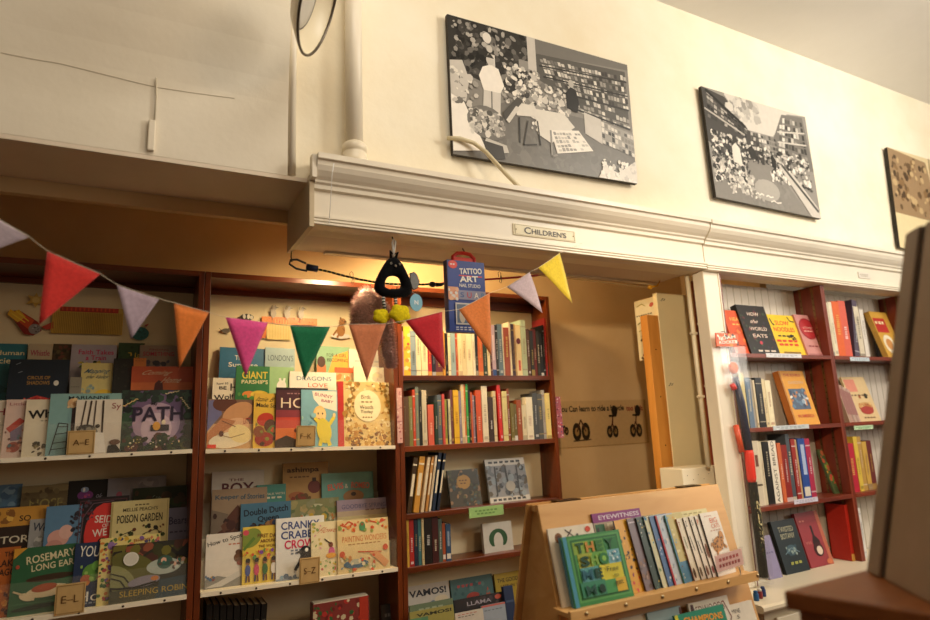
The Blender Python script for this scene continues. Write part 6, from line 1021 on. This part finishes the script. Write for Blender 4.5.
# ================================================================== packaged foam rocket hanging on the bookcase
YW = 1.965
a = P(715, 332, YW); b = P(739, 347, YW)
fr = thing('foam_rocket', 'clear packaged foam rocket with an orange header card hanging by the pillar', 'toy', (P(727, 340, YW).x, YW, P(727, 340, YW).z)); o = Vector(fr.location)
W = b.x-a.x; H = .062
mb = MB().box(-W/2, W/2, -.002, .002, -H/2, H/2, 'e0622c')
paint(mb, [('s', 16, .02, .04, .98, .96, .04, .09, ['f0e4d4', 'c83a1c', 'e8a04a', '3a2a24'], 3), ('t', 'FOAM', .5, .68, .76, .24, 'f4ead8', 6, .03), ('t', 'ROCKET', .52, .34, .82, .24, 'f4ead8', 4, .03)], W, H, lambda u, v, l: ((u-.5)*W, -.002-LAY*l, (v-.5)*H)); mb.build('header_card', 'printed', fr)
Q = lambda px, py, dy=0: P(px, py, YW)-o+Vector((0, dy, 0))
bagpts = [Q(716, 347), Q(741, 347), Q(770, 583), Q(749, 586)]
MB().hexa([p+Vector((0, -.022, 0)) for p in bagpts], [p+Vector((0, .020, 0)) for p in bagpts], 'ffffff').build('clear_bag', 'bag', fr)
MB().ball(Q(733.5, 368), (.026, .017, .028), 'e8702a').build('foam_tip', 'felt', fr, True)
MB().tube([Q(732, 384), Q(734.5, 389)], [.012, .014], 'd82a20', 10).build('red_button', 'plastic', fr, True)
MB().tube([Q(735.5, 377), Q(741, 402), Q(749, 450)], [.012, .0175, .018], '2c3450', 14).build('shaft', 'plastic', fr, True)
MB().tube([Q(738, 425, .012), Q(744, 452, .012)], .013, 'd8502a', 10).build('orange_strip', 'plastic', fr, True)
MB().tube([Q(748.5, 450), Q(749, 453), Q(751.5, 478), Q(752, 482)], [.018, .0205, .0205, .017], 'e83424', 16).build('red_sleeve', 'plastic', fr, True)
t0 = Q(752.5, 482); t1 = Q(764, 577)
tb = MB().tube([t0, t1], .0195, '16150f', 16); ax = (t1-t0).normalized(); sd = Vector((1, 0, 0)); sd = (sd-ax*sd.dot(ax)).normalized(); L = (t1-t0).length
Fn = lambda u, v, l: t0+ax*(L*(1-v))+sd*((u-.5)*.036)+Vector((0, -.0196*math.sqrt(max(.05, 1-((u-.5)*1.8)**2))-LAY*l, 0))
paint(tb, [('s', 40, .04, .04, .96, .96, .1, .22, ['2a3a20', '3a3018', '1f2a2a', '4a4420'], 3), ('t', 'WHISTLER', .5, .56, .19/.036, .024/L, 'd8cc9a', 90, .02, .15)], .036, L, Fn)
MB.build(tb, 'tube', 'printed', fr, False)
MB().tube([Vector((0, 0, H/2-.006)), Vector((.004, .012, H/2+.012)), Vector((.0, .028, H/2+.012))], .0018, '8a8278', 6).build('peg', 'metal', fr)
# ================================================================== LIGHT
def area(name, loc, aim, size, energy, col, sy=None):
    l = bpy.data.lights.new(name, 'AREA'); l.energy = energy; l.color = col; l.shape = 'RECTANGLE'; l.size = size; l.size_y = sy or size
    ob = bpy.data.objects.new(name, l); COL.objects.link(ob); ob.location = loc
    ob.rotation_euler = (Vector(aim)-Vector(loc)).to_track_quat('-Z', 'Y').to_euler(); return ob
def spot(name, loc, aim, energy, col, ang, blend=.6, r=.04):
    l = bpy.data.lights.new(name, 'SPOT'); l.energy = energy; l.color = col; l.spot_size = rad(ang); l.spot_blend = blend; l.shadow_soft_size = r
    ob = bpy.data.objects.new(name, l); COL.objects.link(ob); ob.location = loc
    ob.rotation_euler = (Vector(aim)-Vector(loc)).to_track_quat('-Z', 'Y').to_euler(); return ob
area('shop_ceiling_lamp', (3.4, -.1, 2.1), (2.9, 2.0, .9), .8, 82, (1, .93, .80))
area('shop_ceiling_lamp', (.5, 1.0, 2.08), (.4, 2.0, .8), 1.0, 17, (1, .91, .76))
area('shop_window_light', (5.4, -1.0, 1.1), (2.6, 2.0, .3), 1.5, 62, (1, .94, .83))
spot('alcove_lamp', (.78, 2.37, .735), (.90, 2.80, -.05), 19, (1, .75, .42), 165, .6, .05)
spot('alcove_lamp', (1.12, 2.37, .96), (1.7, 2.85, .1), 40, (1, .71, .36), 150, .7, .05)
spot('board_fill_spot', (.25, 0, .9), (2.4, 2.2, .15), 190, (1, .8, .54), 36, .8, .06)  # unseen fill light, added to brighten the white board beside the alcove
area('aisle_lamp', (1.9, -.9, 1.6), (1.2, 1.6, -.5), .6, 14, (1, .72, .43))
w = bpy.data.worlds.new('shop_ambient'); bpy.context.scene.world = w; w.use_nodes = True
bgd = w.node_tree.nodes['Background']; bgd.inputs['Color'].default_value = (1, .72, .45, 1); bgd.inputs['Strength'].default_value = .13

# ================================================================== CAMERA
cam = bpy.data.cameras.new('camera'); cam.lens = FPX/930*36; cam.sensor_width = 36; cam.sensor_fit = 'HORIZONTAL'; cam.clip_start = .05
co = bpy.data.objects.new('camera', cam); COL.objects.link(co)
co.matrix_world = Matrix(((CR.x, CU.x, -CF.x, 0), (CR.y, CU.y, -CF.y, 0), (CR.z, CU.z, -CF.z, 0), (0, 0, 0, 1)))
cam.dof.use_dof = True; cam.dof.focus_distance = 2.5; cam.dof.aperture_fstop = 1.7
sc = bpy.context.scene; sc.camera = co
sc.view_settings.view_transform = 'Standard'; sc.view_settings.look = 'None'; sc.view_settings.exposure = 0
